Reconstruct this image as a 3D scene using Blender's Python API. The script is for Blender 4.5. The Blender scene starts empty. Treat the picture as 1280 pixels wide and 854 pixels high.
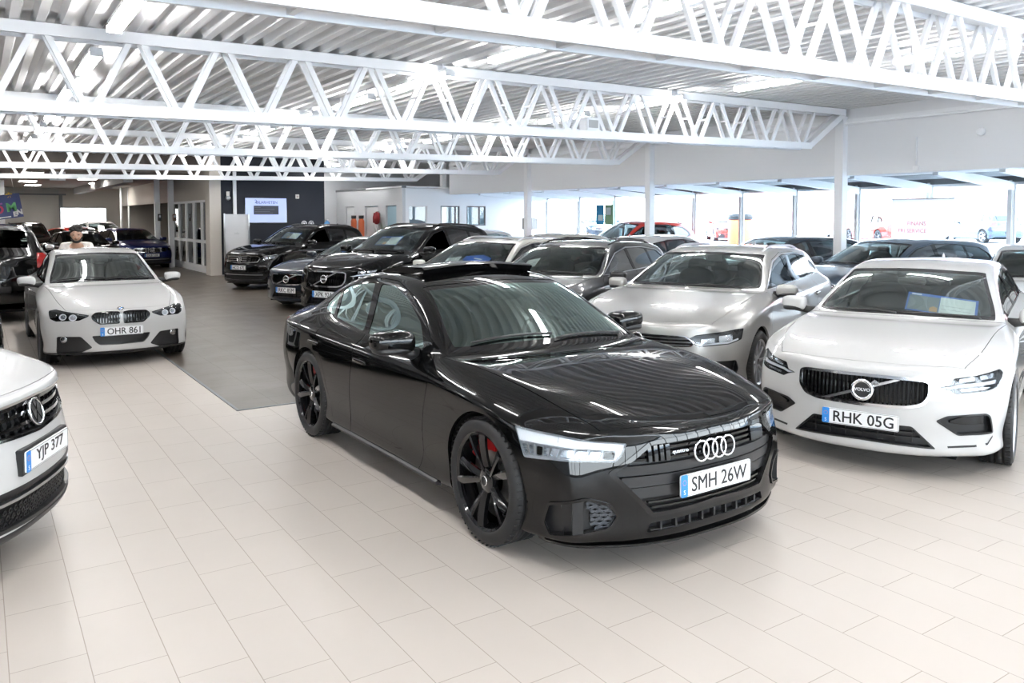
import bpy, bmesh, math, random
import numpy as np
from mathutils import Vector, Matrix, Euler

# ------------------------------------------------------------------ camera, world, exposure
scene = bpy.context.scene
COL = scene.collection
W_PX, H_PX = 1280, 854
F_PX = 1005.0
cam_data = bpy.data.cameras.new('camera')
cam = bpy.data.objects.new('camera', cam_data)
COL.objects.link(cam)
scene.camera = cam
cam_data.sensor_fit = 'HORIZONTAL'
cam_data.sensor_width = 36.0
cam_data.lens = F_PX / W_PX * 36.0
PITCH = 0.046
CY = 272 + F_PX * math.tan(PITCH)
cam_data.shift_y = -(H_PX / 2 - CY) / W_PX
cam_data.clip_start = 0.05
cam_data.clip_end = 400
CAM_H = 1.86
YAW = math.radians(-33.7)
cam.location = (0, 0, CAM_H)
cam.rotation_euler = (math.pi / 2 - PITCH, 0, YAW)

scene.view_settings.view_transform = 'Standard'
scene.view_settings.look = 'None'
scene.view_settings.gamma = 1.0
scene.view_settings.use_curve_mapping = False
scene.view_settings.exposure = 0.98
scene.cycles.max_bounces = 8
scene.cycles.diffuse_bounces = 4
scene.cycles.glossy_bounces = 4
scene.cycles.transmission_bounces = 4
scene.cycles.transparent_max_bounces = 16
scene.cycles.caustics_reflective = False
scene.cycles.caustics_refractive = False
scene.cycles.sample_clamp_indirect = 6.0

SKY_STRENGTH = 7.5
LAMP_STRENGTH = 30.0
world = bpy.data.worlds.new('sky')
scene.world = world
world.use_nodes = True
_nt = world.node_tree
_nt.nodes.clear()
_o = _nt.nodes.new('ShaderNodeOutputWorld')
_b = _nt.nodes.new('ShaderNodeBackground')
_tc = _nt.nodes.new('ShaderNodeTexCoord')
_sp = _nt.nodes.new('ShaderNodeSeparateXYZ')
_rp = _nt.nodes.new('ShaderNodeValToRGB')
_nt.links.new(_tc.outputs['Generated'], _sp.inputs[0])
_nt.links.new(_sp.outputs['Z'], _rp.inputs[0])
_rp.color_ramp.elements[0].color = (0.90, 0.96, 1.0, 1)
_rp.color_ramp.elements[1].color = (0.55, 0.76, 1.0, 1)
_rp.color_ramp.elements[1].position = 0.8
_nt.links.new(_rp.outputs[0], _b.inputs[0])
_b.inputs[1].default_value = SKY_STRENGTH
_nt.links.new(_b.outputs[0], _o.inputs[0])

# ------------------------------------------------------------------ helpers: objects
def tag(o, label=None, cat=None, group=None, kind=None):
    if label: o['label'] = label
    if cat: o['category'] = cat
    if group: o['group'] = group
    if kind: o['kind'] = kind
    return o


def empty(name, loc=(0, 0, 0), rz=0.0):
    o = bpy.data.objects.new(name, None)
    o.empty_display_size = 0.2
    COL.objects.link(o)
    o.location = loc
    o.rotation_euler = (0, 0, rz)
    return o


def recolour(root, swap):
    """give a copied thing other materials without touching the shared meshes"""
    for o in [root] + list(root.children_recursive):
        for sl in getattr(o, 'material_slots', []):
            if sl.material and sl.material.name in swap:
                m = swap[sl.material.name]
                sl.link = 'OBJECT'; sl.material = m


def copy_tree(o, parent=None):
    c = o.copy()
    COL.objects.link(c)
    if parent:
        c.parent = parent
    for ch in list(o.children):
        copy_tree(ch, c)
    return c


def link_mesh(name, me, mats, parent=None, loc=None, rot=None):
    o = bpy.data.objects.new(name, me)
    COL.objects.link(o)
    if not isinstance(mats, (list, tuple)): mats = [mats]
    if len(me.materials) == 0:
        for m in mats: me.materials.append(m)
    if parent: o.parent = parent
    if loc is not None: o.location = loc
    if rot is not None: o.rotation_euler = rot
    return o


class MB:
    """collects verts/faces of one mesh"""
    def __init__(self):
        self.v = []; self.f = []; self.m = []; self.sm = []

    def add(self, vs, fs, mat=0, smooth=False, M=None):
        b = len(self.v)
        if M is not None:
            vs = [tuple(M @ Vector(p)) for p in vs]
        self.v.extend([tuple(p) for p in vs])
        for f in fs:
            self.f.append([b + i for i in f]); self.m.append(mat); self.sm.append(smooth)
        return self

    def box(self, x0, x1, y0, y1, z0, z1, mat=0, M=None):
        vs = [(x, y, z) for x in (x0, x1) for y in (y0, y1) for z in (z0, z1)]
        fs = [(0, 1, 3, 2), (4, 6, 7, 5), (0, 4, 5, 1), (2, 3, 7, 6), (0, 2, 6, 4), (1, 5, 7, 3)]
        return self.add(vs, fs, mat, False, M)

    def bar(self, a, b, w, h, mat=0, up=(0, 0, 1)):
        a = Vector(a); b = Vector(b); d = (b - a).normalized(); u = Vector(up)
        s = d.cross(u)
        if s.length < 1e-4: s = d.cross(Vector((1, 0, 0)))
        s.normalize(); u = s.cross(d).normalized()
        vs = []
        for p in (a, b):
            for i, j in ((-1, -1), (1, -1), (1, 1), (-1, 1)):
                vs.append(tuple(p + s * (i * w / 2) + u * (j * h / 2)))
        fs = [(3, 2, 1, 0), (4, 5, 6, 7)] + [(i, (i + 1) % 4, 4 + (i + 1) % 4, 4 + i) for i in range(4)]
        return self.add(vs, fs, mat, False)

    def tube(self, pts, r, n=8, mat=0, caps=True, closed=False):
        pts = [Vector(p) for p in pts]; N = len(pts)
        rs = r if isinstance(r, (list, tuple)) else [r] * N
        vs = []; prev = None
        for i, p in enumerate(pts):
            if closed: t = (pts[(i + 1) % N] - pts[i - 1])
            else: t = pts[min(i + 1, N - 1)] - pts[max(i - 1, 0)]
            t.normalize()
            if prev is None:
                u = t.cross(Vector((0, 0, 1)))
                if u.length < 1e-3: u = t.cross(Vector((1, 0, 0)))
            else:
                u = prev - t * prev.dot(t)
            u.normalize(); prev = u; w = t.cross(u)
            for k in range(n):
                a = 2 * math.pi * k / n
                vs.append(tuple(p + (u * math.cos(a) + w * math.sin(a)) * rs[i]))
        fs = []
        for i in range(N if closed else N - 1):
            j = (i + 1) % N
            for k in range(n):
                fs.append((i * n + k, i * n + (k + 1) % n, j * n + (k + 1) % n, j * n + k))
        if caps and not closed:
            fs.append(tuple(reversed(range(n)))); fs.append(tuple(range((N - 1) * n, N * n)))
        return self.add(vs, fs, mat, True)

    def lathe(self, prof, n=48, axis='Y', mat=0, M=None, closed=True):
        """prof: (r, h) points revolved about the axis"""
        vs = []; P = len(prof)
        for k in range(n):
            a = 2 * math.pi * k / n; c, s = math.cos(a), math.sin(a)
            for r, h in prof:
                if axis == 'Y': vs.append((r * c, h, r * s))
                elif axis == 'X': vs.append((h, r * c, r * s))
                else: vs.append((r * c, r * s, h))
        fs = []
        for k in range(n):
            k2 = (k + 1) % n
            for j in range(P - 1):
                fs.append((k * P + j, k * P + j + 1, k2 * P + j + 1, k2 * P + j))
        return self.add(vs, fs, mat, True, M)

    def prism(self, poly, M, depth, mat=0):
        """polygon in local xy, extruded along local -z by depth, placed by M"""
        n = len(poly)
        vs = [(x, y, 0) for x, y in poly] + [(x, y, -depth) for x, y in poly]
        fs = [tuple(range(n)), tuple(range(2 * n - 1, n - 1, -1))] + [(i, n + i, n + (i + 1) % n, (i + 1) % n) for i in range(n)]
        return self.add(vs, fs, mat, False, M)

    def superq(self, c, s, e1=0.4, e2=0.4, n=16, m=24, mat=0, M=None, taper=None):
        """rounded box / ellipsoid; e 1 = ellipsoid, e 0.2 = boxy"""
        def p(v, e): return math.copysign(abs(v) ** e, v)
        vs = []
        for i in range(n + 1):
            a = -math.pi / 2 + math.pi * i / n
            for j in range(m):
                b = 2 * math.pi * j / m
                x = p(math.cos(a), e1) * p(math.cos(b), e2); y = p(math.cos(a), e1) * p(math.sin(b), e2); z = p(math.sin(a), e1)
                if taper: x, y, z = taper(x, y, z)
                vs.append((c[0] + s[0] * x, c[1] + s[1] * y, c[2] + s[2] * z))
        fs = []
        for i in range(n):
            for j in range(m):
                j2 = (j + 1) % m
                fs.append((i * m + j, i * m + j2, (i + 1) * m + j2, (i + 1) * m + j))
        return self.add(vs, fs, mat, True, M)

    def mesh(self, name):
        me = bpy.data.meshes.new(name)
        me.from_pydata(self.v, [], self.f)
        me.polygons.foreach_set('material_index', self.m)
        me.polygons.foreach_set('use_smooth', self.sm)
        me.update()
        return me

    def build(self, name, mats, parent=None, loc=None, rot=None, bevel=0.0, auto=None):
        me = self.mesh(name)
        bm = bmesh.new(); bm.from_mesh(me)
        bmesh.ops.remove_doubles(bm, verts=bm.verts, dist=1e-5)
        bmesh.ops.recalc_face_normals(bm, faces=bm.faces)
        if bevel:
            bmesh.ops.bevel(bm, geom=[e for e in bm.edges if len(e.link_faces) == 2 and e.calc_face_angle(0) > 0.6], offset=bevel, segments=2, affect='EDGES', clamp_overlap=True)
        if auto is not None:
            for f in bm.faces: f.smooth = True
            for e in bm.edges:
                e.smooth = not (len(e.link_faces) == 2 and e.calc_face_angle(0) > auto)
        bm.to_mesh(me); bm.free()
        return link_mesh(name, me, mats, parent, loc, rot)


def text_mesh(txt, size, depth=0.001, align='CENTER', sx=1.0, bold=0.0):
    cu = bpy.data.curves.new('lettering', 'FONT')
    cu.body = txt; cu.size = size; cu.extrude = depth; cu.align_x = align; cu.align_y = 'CENTER'
    cu.resolution_u = 3; cu.offset = bold
    o = bpy.data.objects.new('lettering', cu)
    COL.objects.link(o)
    dg = bpy.context.evaluated_depsgraph_get()
    me = bpy.data.meshes.new_from_object(o.evaluated_get(dg))
    bpy.data.objects.remove(o)
    if sx != 1.0:
        for v in me.vertices: v.co.x *= sx
    return me


def mesh_into(mb, me, M, mat=0):
    mb.add([v.co[:] for v in me.vertices], [tuple(p.vertices) for p in me.polygons], mat, False, M)


def frame(o, ex, ey, ez):
    """4x4 from origin and axes"""
    ex, ey, ez = Vector(ex), Vector(ey), Vector(ez)
    return Matrix(((ex.x, ey.x, ez.x, o[0]), (ex.y, ey.y, ez.y, o[1]), (ex.z, ey.z, ez.z, o[2]), (0, 0, 0, 1)))


# ------------------------------------------------------------------ materials
MATS = {}


def mat(name, col, rough=0.5, metal=0.0, coat=0.0, emit=None, estr=0.0, spec=0.5, coat_rough=0.03, alpha=1.0):
    if name in MATS: return MATS[name]
    m = bpy.data.materials.new(name); m.use_nodes = True
    b = m.node_tree.nodes['Principled BSDF']
    b.inputs['Base Color'].default_value = (*col, 1)
    b.inputs['Roughness'].default_value = rough
    b.inputs['Metallic'].default_value = metal
    b.inputs['Coat Weight'].default_value = coat
    b.inputs['Coat Roughness'].default_value = coat_rough
    b.inputs['Specular IOR Level'].default_value = spec
    if emit:
        b.inputs['Emission Color'].default_value = (*emit, 1)
        b.inputs['Emission Strength'].default_value = estr
    MATS[name] = m
    return m


def glass_mat(name, tint, refl=1.0, ior=1.5, rough=0.0, mirror=(1, 1, 1)):
    """thin glass: tinted see-through plus a mirror of the room by angle"""
    m = bpy.data.materials.new(name); m.use_nodes = True
    nt = m.node_tree; nt.nodes.clear()
    out = nt.nodes.new('ShaderNodeOutputMaterial'); mix = nt.nodes.new('ShaderNodeMixShader')
    tr = nt.nodes.new('ShaderNodeBsdfTransparent'); gl = nt.nodes.new('ShaderNodeBsdfGlossy')
    fr = nt.nodes.new('ShaderNodeFresnel'); mu = nt.nodes.new('ShaderNodeMath')
    # the same mirror strength seen from either side of the sheet
    ge = nt.nodes.new('ShaderNodeNewGeometry'); mr = nt.nodes.new('ShaderNodeMapRange')
    mr.inputs['To Min'].default_value = ior; mr.inputs['To Max'].default_value = 1.0 / ior
    nt.links.new(ge.outputs['Backfacing'], mr.inputs['Value']); nt.links.new(mr.outputs[0], fr.inputs['IOR'])
    mu.operation = 'MULTIPLY'; mu.inputs[1].default_value = refl; mu.use_clamp = True
    tr.inputs[0].default_value = (*tint, 1); gl.inputs['Roughness'].default_value = rough
    gl.inputs[0].default_value = (*mirror, 1)
    l = nt.links.new
    l(fr.outputs[0], mu.inputs[0]); l(mu.outputs[0], mix.inputs[0])
    l(tr.outputs[0], mix.inputs[1]); l(gl.outputs[0], mix.inputs[2]); l(mix.outputs[0], out.inputs[0])
    MATS[name] = m
    return m


def paint(name, col, metal=0.0, rough=0.35, coat=1.0, spec=0.25):
    m = mat(name, col, rough, metal, coat, spec=spec, coat_rough=0.012)
    return m


M_RUBBER = mat('tyre_rubber', (0.018, 0.018, 0.019), 0.55, spec=0.35)
M_TRIM = mat('satin_black_plastic', (0.012, 0.012, 0.013), 0.42)
M_GLOSSBLACK = mat('gloss_black', (0.004, 0.004, 0.0045), 0.2, coat=1.0, spec=0.0)
M_SEAM = mat('panel_gap', (0.004, 0.004, 0.004), 0.8, spec=0.1)
M_LINER = mat('arch_liner', (0.010, 0.010, 0.010), 0.9, spec=0.1)
M_CHROME = mat('chrome', (0.82, 0.83, 0.85), 0.10, 1.0)
M_ALU = mat('satin_aluminium', (0.60, 0.61, 0.63), 0.28, 1.0)
M_SILVER = mat('silver_wheel_paint', (0.52, 0.53, 0.55), 0.3, 0.85, 0.6)
M_DARKWHEEL = mat('dark_grey_wheel_paint', (0.09, 0.09, 0.10), 0.3, 0.7, 0.6)
M_BLACKWHEEL = mat('gloss_black_wheel', (0.005, 0.005, 0.006), 0.25, 0.0, 1.0, spec=0.1)
M_DISC = mat('brake_disc', (0.30, 0.29, 0.28), 0.35, 1.0)
M_RED = mat('red_caliper', (0.55, 0.012, 0.015), 0.3, 0.0, 0.5)
M_GREYCAL = mat('grey_caliper', (0.15, 0.15, 0.155), 0.4, 0.5)
M_PLATE = mat('plate_white', (0.86, 0.87, 0.88), 0.35)
M_PLATEBLUE = mat('plate_blue', (0.03, 0.22, 0.62), 0.35)
M_PLATEBLACK = mat('plate_black', (0.012, 0.012, 0.014), 0.4)
M_INT = mat('car_interior_dark', (0.008, 0.008, 0.009), 0.75, spec=0.1)
M_INTLIGHT = mat('car_headliner', (0.30, 0.30, 0.29), 0.8)
M_SEAT = mat('car_seat_cover', (0.010, 0.010, 0.011), 0.75, spec=0.1)
M_LAMPCLEAR = glass_mat('clear_lamp_cover', (0.93, 0.95, 0.97), 1.0, 1.5)
M_LAMPIN = mat('lamp_housing', (0.10, 0.105, 0.11), 0.25, 0.6)
M_LAMPREFL = mat('lamp_reflector', (0.80, 0.83, 0.86), 0.16, 1.0)
M_DRL = mat('daylight_strip', (0.9, 0.92, 0.95), 0.2, 0.0, 0.5)
M_TAIL = mat('tail_lamp_red', (0.30, 0.008, 0.008), 0.12, 0.0, 1.0)
M_AMBER = mat('amber_lens', (0.8, 0.25, 0.03), 0.2, 0.0, 1.0)
M_GLASS = glass_mat('windscreen_glass', (0.60, 0.68, 0.65), 1.9, 1.52, mirror=(0.92, 1.0, 0.97))
M_GLASSGREEN = glass_mat('green_tinted_glass', (0.22, 0.30, 0.28), 2.5, 1.55, mirror=(0.80, 1.0, 0.95))
M_GLASSSIDE = glass_mat('dark_green_side_glass', (0.08, 0.12, 0.11), 3.2, 1.6, mirror=(0.80, 1.0, 0.96))
M_GLASSDARK = glass_mat('tinted_window_glass', (0.12, 0.135, 0.135), 1.8, 1.52)
M_GLASSMID = glass_mat('side_window_glass', (0.36, 0.43, 0.41), 1.8, 1.52)
M_GRILLE = mat('grille_black', (0.010, 0.010, 0.011), 0.35)
M_MESHGREY = mat('honeycomb_grey', (0.05, 0.055, 0.065), 0.4)

P_BLACK = paint('black_paint', (0.0025, 0.0026, 0.0028), 0.0, 0.3, coat=0.8, spec=0.0)
P_WHITE = paint('white_paint', (0.50, 0.50, 0.497), 0.0, 0.4)
P_SILVER = paint('warm_silver_paint', (0.43, 0.427, 0.415), 0.65, 0.33)
P_NAVY = paint('dark_blue_paint', (0.006, 0.012, 0.024), 0.2, 0.3)
P_GREY = paint('dark_grey_paint', (0.020, 0.021, 0.023), 0.4, 0.3)
P_RED = paint('red_paint', (0.42, 0.022, 0.012), 0.0, 0.3)
P_BLUEGREY = paint('blue_grey_paint', (0.06, 0.085, 0.12), 0.5, 0.3)
P_BLUE = paint('deep_blue_paint', (0.010, 0.018, 0.10), 0.2, 0.3)
P_CREAM = paint('pearl_white_paint', (0.53, 0.52, 0.49), 0.0, 0.35)

# ------------------------------------------------------------------ room materials
def nodes_of(m):
    return m.node_tree.nodes, m.node_tree.links, m.node_tree.nodes['Principled BSDF']


def math_node(nt, op, a, b=None, c=None):
    n = nt.nodes.new('ShaderNodeMath'); n.operation = op
    for i, v in enumerate((a, b, c)):
        if v is None: continue
        if isinstance(v, (int, float)): n.inputs[i].default_value = v
        else: nt.links.new(v, n.inputs[i])
    return n.outputs[0]


def tile_material(name, base, grout, tw, tl, shift, gw, x0=0.0, y0=0.0, rough=0.32, vary=0.03, spec=0.5):
    m = mat(name, base, rough, spec=spec)
    nt = m.node_tree; nd, lk, b = nodes_of(m)
    geo = nd.new('ShaderNodeNewGeometry'); sp = nd.new('ShaderNodeSeparateXYZ')
    lk.new(geo.outputs['Position'], sp.inputs[0])
    u = math_node(nt, 'DIVIDE', math_node(nt, 'SUBTRACT', sp.outputs['X'], x0), tw)
    row = math_node(nt, 'FLOOR', u)
    v = math_node(nt, 'ADD', math_node(nt, 'DIVIDE', math_node(nt, 'SUBTRACT', sp.outputs['Y'], y0), tl), math_node(nt, 'MULTIPLY', row, shift))
    cell = math_node(nt, 'FLOOR', v)
    fu = math_node(nt, 'SUBTRACT', u, row); fv = math_node(nt, 'SUBTRACT', v, cell)
    du = math_node(nt, 'MULTIPLY', math_node(nt, 'MINIMUM', fu, math_node(nt, 'SUBTRACT', 1.0, fu)), tw)
    dv = math_node(nt, 'MULTIPLY', math_node(nt, 'MINIMUM', fv, math_node(nt, 'SUBTRACT', 1.0, fv)), tl)
    d = math_node(nt, 'MINIMUM', du, math_node(nt, 'MULTIPLY', dv, 1.0))
    g = math_node(nt, 'LESS_THAN', d, gw / 2)
    cb = nd.new('ShaderNodeCombineXYZ'); lk.new(row, cb.inputs[0]); lk.new(cell, cb.inputs[1])
    wn = nd.new('ShaderNodeTexWhiteNoise'); lk.new(cb.outputs[0], wn.inputs['Vector'])
    nz = nd.new('ShaderNodeTexNoise'); nz.inputs['Scale'].default_value = 2.2; nz.inputs['Detail'].default_value = 6
    lk.new(geo.outputs['Position'], nz.inputs['Vector'])
    k = math_node(nt, 'ADD', math_node(nt, 'MULTIPLY', wn.outputs[0], vary), math_node(nt, 'MULTIPLY', nz.outputs[0], vary * 1.6))
    hsv = nd.new('ShaderNodeHueSaturation'); hsv.inputs['Color'].default_value = (*base, 1)
    lk.new(math_node(nt, 'SUBTRACT', 1.0 + vary, k), hsv.inputs['Value'])
    mx = nd.new('ShaderNodeMix'); mx.data_type = 'RGBA'
    lk.new(g, mx.inputs[0]); lk.new(hsv.outputs[0], mx.inputs[6]); mx.inputs[7].default_value = (*grout, 1)
    lk.new(mx.outputs[2], b.inputs['Base Color'])
    lk.new(math_node(nt, 'ADD', math_node(nt, 'MULTIPLY', g, 0.4), math_node(nt, 'ADD', math_node(nt, 'MULTIPLY', nz.outputs[0], 0.12), rough - 0.06)), b.inputs['Roughness'])
    bp = nd.new('ShaderNodeBump'); bp.inputs['Strength'].default_value = 0.3; bp.inputs['Distance'].default_value = 0.002
    lk.new(math_node(nt, 'SUBTRACT', 1.0, g), bp.inputs['Height']); lk.new(bp.outputs[0], b.inputs['Normal'])
    return m


M_TILE = tile_material('cream_floor_tiles', (0.525, 0.478, 0.436), (0.335, 0.295, 0.255), 0.2835, 0.57, 0.36, 0.0040, 0.351, 0.17, 0.38)
M_DARKTILE = tile_material('grey_floor_tiles', (0.094, 0.079, 0.064), (0.08, 0.068, 0.055), 0.40, 0.40, 0.0, 0.002, 2.06, 7.85, 0.34, 0.10, 0.25)
M_STEEL = mat('white_painted_steel', (0.87, 0.88, 0.90), 0.5, spec=0.3)
M_DECK = mat('white_roof_sheet', (0.92, 0.92, 0.93), 0.6, spec=0.2)
M_WALLW = mat('white_wall', (0.80, 0.81, 0.83), 0.7)
M_WALLG = mat('grey_wall', (0.42, 0.42, 0.42), 0.8)
M_WALLBEIGE = mat('beige_wall', (0.56, 0.52, 0.47), 0.8)
M_NAVYWALL = mat('dark_navy_wall', (0.010, 0.013, 0.022), 0.7)
M_DARKMETAL = mat('dark_grey_header', (0.16, 0.17, 0.18), 0.5)
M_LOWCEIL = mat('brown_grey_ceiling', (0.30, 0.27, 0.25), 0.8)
M_FRAMEW = mat('window_frame_white', (0.78, 0.79, 0.80), 0.4)
M_PANE = glass_mat('window_pane', (0.97, 0.98, 0.98), 1.0, 1.45)
M_WOOD = mat('pale_wood', (0.55, 0.40, 0.24), 0.5)
M_OUTGROUND = mat('outdoor_paving', (0.62, 0.64, 0.66), 0.8)
M_LAMP = mat('lamp_diffuser', (0.9, 0.9, 0.9), 0.5, emit=(1.0, 0.985, 0.965), estr=LAMP_STRENGTH)

XC, XW = 14.5, 18.4            # column line and window line
YS = [-6.71, -1.20, 4.31, 9.82, 15.33, 20.84, 26.35]   # trusses, one per column
COLS = [-1.20, 4.31, 9.82, 15.33, 20.84, 26.35]


def struct(name, mb, m, parent=None, **kw):
    o = mb.build(name, m, parent, **kw)
    if parent is None: o['kind'] = 'structure'
    return o


def chord_z(x): return 3.0 + 0.0172 * x
def deck_z(x): return 3.88 + 0.0095 * x


# ---- floor
b = MB(); b.box(-9.2, 18.6, -8.2, 47, -0.12, 0.0)
struct('floor', b, M_TILE)
b = MB(); b.box(2.06, 18.3, 7.85, 46.8, -0.02, 0.004)
o = struct('floor_grey_area', b, M_DARKTILE)
b = MB(); b.box(2.045, 2.075, 7.85, 46.8, -0.01, 0.007); b.box(2.045, 18.3, 7.835, 7.865, -0.01, 0.007)
struct('trim_1', b, M_DARKMETAL)

# ---- roof sheet: trapezoid ribs running away from the camera
mb = MB(); p = 0.235; prof = []
x = -9.3
while x < 18.7:
    for dx, dz in ((0.0, 0.0), (0.085, 0.0), (0.118, 0.095), (0.202, 0.095)):
        prof.append((x + dx, deck_z(x + dx) + dz))
    x += p
n = len(prof); vs = []
for y in (-8.2, 47): vs += [(a, y, z) for a, z in prof]
mb.add(vs, [(i, i + 1, n + i + 1, n + i) for i in range(n - 1)], 0, False)
struct('ceiling', mb, M_DECK)
b = MB(); b.box(-9.4, 18.8, -8.3, 47.1, 4.30, 4.45)
struct('roof', b, M_WALLG)

# ---- walls
b = MB(); b.box(-9.3, -9.1, -8.2, 47, 0, 4.4); struct('wall_left', b, M_WALLG)
b = MB(); b.box(-9.3, 18.6, -8.4, -8.2, 2.75, 4.4); b.box(-9.3, 18.6, -8.4, -8.2, 0, 0.45); struct('wall_rear', b, M_WALLW)
for i in range(14):
    x0 = -9.2 + i * 1.986; x1 = x0 + 1.986
    b = MB()
    for q in ((x0, x0 + 0.06, 0.45, 2.75), (x1 - 0.06, x1, 0.45, 2.75), (x0 + 0.06, x1 - 0.06, 0.45, 0.52), (x0 + 0.06, x1 - 0.06, 2.68, 2.75)): b.box(q[0], q[1], -8.33, -8.25, q[2], q[3])
    w = b.build('window_%d' % (80 + i), M_STEEL); w['kind'] = 'structure'
    g = MB(); g.box(x0 + 0.06, x1 - 0.06, -8.295, -8.285, 0.52, 2.68); g.build('pane', M_PANE, w)
b = MB(); b.box(-9.3, 18.6, 46.8, 47, 0, 4.4); struct('wall_far', b, M_WALLBEIGE)
b = MB(); b.box(XC + 0.06, XC + 0.30, -8.2, 26.0, 2.70, 4.3); struct('wall_right', b, M_WALLW)
b = MB(); b.box(XC + 0.02, XC + 0.07, -8.2, 26.0, 3.74, 3.82); struct('trim_2', b, M_STEEL)
b = MB(); b.box(XC + 0.30, XC + 1.9, -8.2, 27.0, 2.75, 2.80); struct('ceiling_window_bay', b, M_WALLW)
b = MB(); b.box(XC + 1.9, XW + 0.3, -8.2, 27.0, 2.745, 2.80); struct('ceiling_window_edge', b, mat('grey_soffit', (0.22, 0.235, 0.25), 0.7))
b = MB(); b.box(XW - 0.02, XW + 0.10, -8.2, 27.0, 2.62, 2.78); struct('trim_3', b, M_DARKMETAL)
b = MB(); b.box(XW - 0.05, XW + 0.12, -8.2, 27.0, 0, 0.35); struct('wall_window_sill', b, M_WALLW)
b = MB(); b.box(XW + 0.12, XW + 0.7, 27.0, 47, 0, 4.4); struct('wall_right_far', b, M_WALLW)
b = MB(); b.box(XW, XW + 0.25, -8.2, 27.0, 2.80, 4.4); struct('wall_right_upper', b, M_WALLW)

# ---- columns
for i, y in enumerate(COLS):
    b = MB()
    z1 = deck_z(XC) - 0.15
    b.box(XC - 0.09, XC - 0.075, y - 0.09, y + 0.09, 0, z1); b.box(XC + 0.075, XC + 0.09, y - 0.09, y + 0.09, 0, z1)
    b.box(XC - 0.08, XC + 0.08, y - 0.09, y - 0.075, 0, z1); b.box(XC - 0.08, XC + 0.08, y + 0.075, y + 0.09, 0, z1)
    b.box(XC - 0.15, XC + 0.15, y - 0.13, y + 0.13, 0, 0.02)
    struct('column', b, M_STEEL)

# ---- window front
WY = [0.4566, 0.5528, 0.6526, 0.7533, 0.853, 0.953, 1.055, 1.1564, 1.263, 1.3714]
posts = [-7.4, -5.5, -3.65, -1.8, 0.05, 1.9, 3.74, 5.58, 7.0] + [XW * g for g in WY]
posts = [-7.55 + 1.842 * k for k in range(9)] + [XW * g for g in WY]
posts = sorted(posts)
for i in range(len(posts)):
    y = posts[i]
    b = MB(); b.box(XW, XW + 0.09, y - 0.045, y + 0.045, 0.3, 2.66); b.box(XW - 0.025, XW, y - 0.03, y + 0.03, 0.3, 2.66)
    struct('trim_%d' % (4 + i), b, M_FRAMEW)
    b = MB(); b.bar((XC + 0.9, y, 2.76), (XW + 0.05, y, 2.53), 0.11, 0.17)
    struct('beam', b, M_STEEL)
for i in range(len(posts) - 1):
    y0, y1 = posts[i] + 0.045, posts[i + 1] - 0.045
    b = MB()
    for q in ((y0, y0 + 0.04, 0.35, 2.62), (y1 - 0.04, y1, 0.35, 2.62)): b.box(XW + 0.03, XW + 0.08, q[0], q[1], q[2], q[3])
    b.box(XW + 0.03, XW + 0.08, y0 + 0.04, y1 - 0.04, 0.35, 0.42); b.box(XW + 0.03, XW + 0.08, y0 + 0.04, y1 - 0.04, 2.56, 2.62)
    w = struct('window_%d' % (i + 1), b, M_FRAMEW)
    g = MB(); g.box(XW + 0.052, XW + 0.058, y0 + 0.04, y1 - 0.04, 0.42, 2.56)
    g.build('pane', M_PANE, w)

# ---- roof trusses
ORD = {4.31: 'nearest roof truss, its thick bottom chord crossing the top right of the picture', 9.82: 'second roof truss from the camera, running over the black coupe to the right wall',
       15.33: 'third white roof truss from the camera, just behind the one over the black coupe', 20.84: 'fourth white roof truss from the camera, over the black SUVs', 26.35: 'farthest white roof truss, right in front of the navy wall',
       -1.20: 'white roof truss just behind the camera, out of view', -6.71: 'rearmost white roof truss behind the camera, out of view'}
BAY = 0.925
_dm = {}
for y in YS:
    root = empty('roof_truss', (0, y, 0))
    tag(root, ORD[y], 'roof truss', 'white roof trusses')
    x0, x1, xb = -9.0, XC - 0.08, 13.35
    b = MB()      # bottom chord: flat H section, two flanges and a web
    for s in (-1, 1): b.bar((x0, s * 0.125, chord_z(x0)), (xb, s * 0.125, chord_z(xb)), 0.035, 0.125)
    b.bar((x0, 0, chord_z(x0)), (xb, 0, chord_z(xb)), 0.23, 0.02)
    k = x0 + 0.3
    while k < xb:
        b.box(k - 0.02, k + 0.02, -0.11, 0.11, chord_z(k) - 0.05, chord_z(k) + 0.05); k += BAY
    b.build('bottom_chord', M_STEEL, root)
    b = MB()
    zt = lambda x_: deck_z(x_) - 0.075
    for s in (-1, 1): b.bar((x0, s * 0.125, zt(x0)), (x1, s * 0.125, zt(x1)), 0.035, 0.125)
    b.bar((x0, 0, zt(x0)), (x1, 0, zt(x1)), 0.23, 0.02)
    b.build('top_chord', M_STEEL, root)
    b = MB()
    for s in (-1, 1): b.bar((xb - 0.02, s * 0.10, chord_z(xb)), (x1, s * 0.10, zt(x1) - 0.02), 0.05, 0.11)
    b.bar((xb - 0.02, 0, chord_z(xb)), (x1, 0, zt(x1) - 0.02), 0.16, 0.02)
    b.build('end_diagonal', M_STEEL, root)
    xk = 1.06 - 11 * BAY
    while xk < xb - 0.1:
        for sgn in (-1, 1):
            xt = xk + sgn * (BAY / 2 - 0.05)
            if xt > x1 - 0.3 or xt < x0: continue
            b = MB()
            for s in (-1, 1): b.bar((xk + sgn * 0.04, s * 0.10, chord_z(xk)), (xt, s * 0.10, zt(xt)), 0.040, 0.062)
            xm = (xk + xt) / 2; zm = (chord_z(xk) + zt(xt)) / 2
            b.box(xm - 0.006, xm + 0.006, -0.10, 0.10, zm - 0.012, zm + 0.012)
            b.build('diagonal', M_STEEL, root)
        xk += BAY

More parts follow.
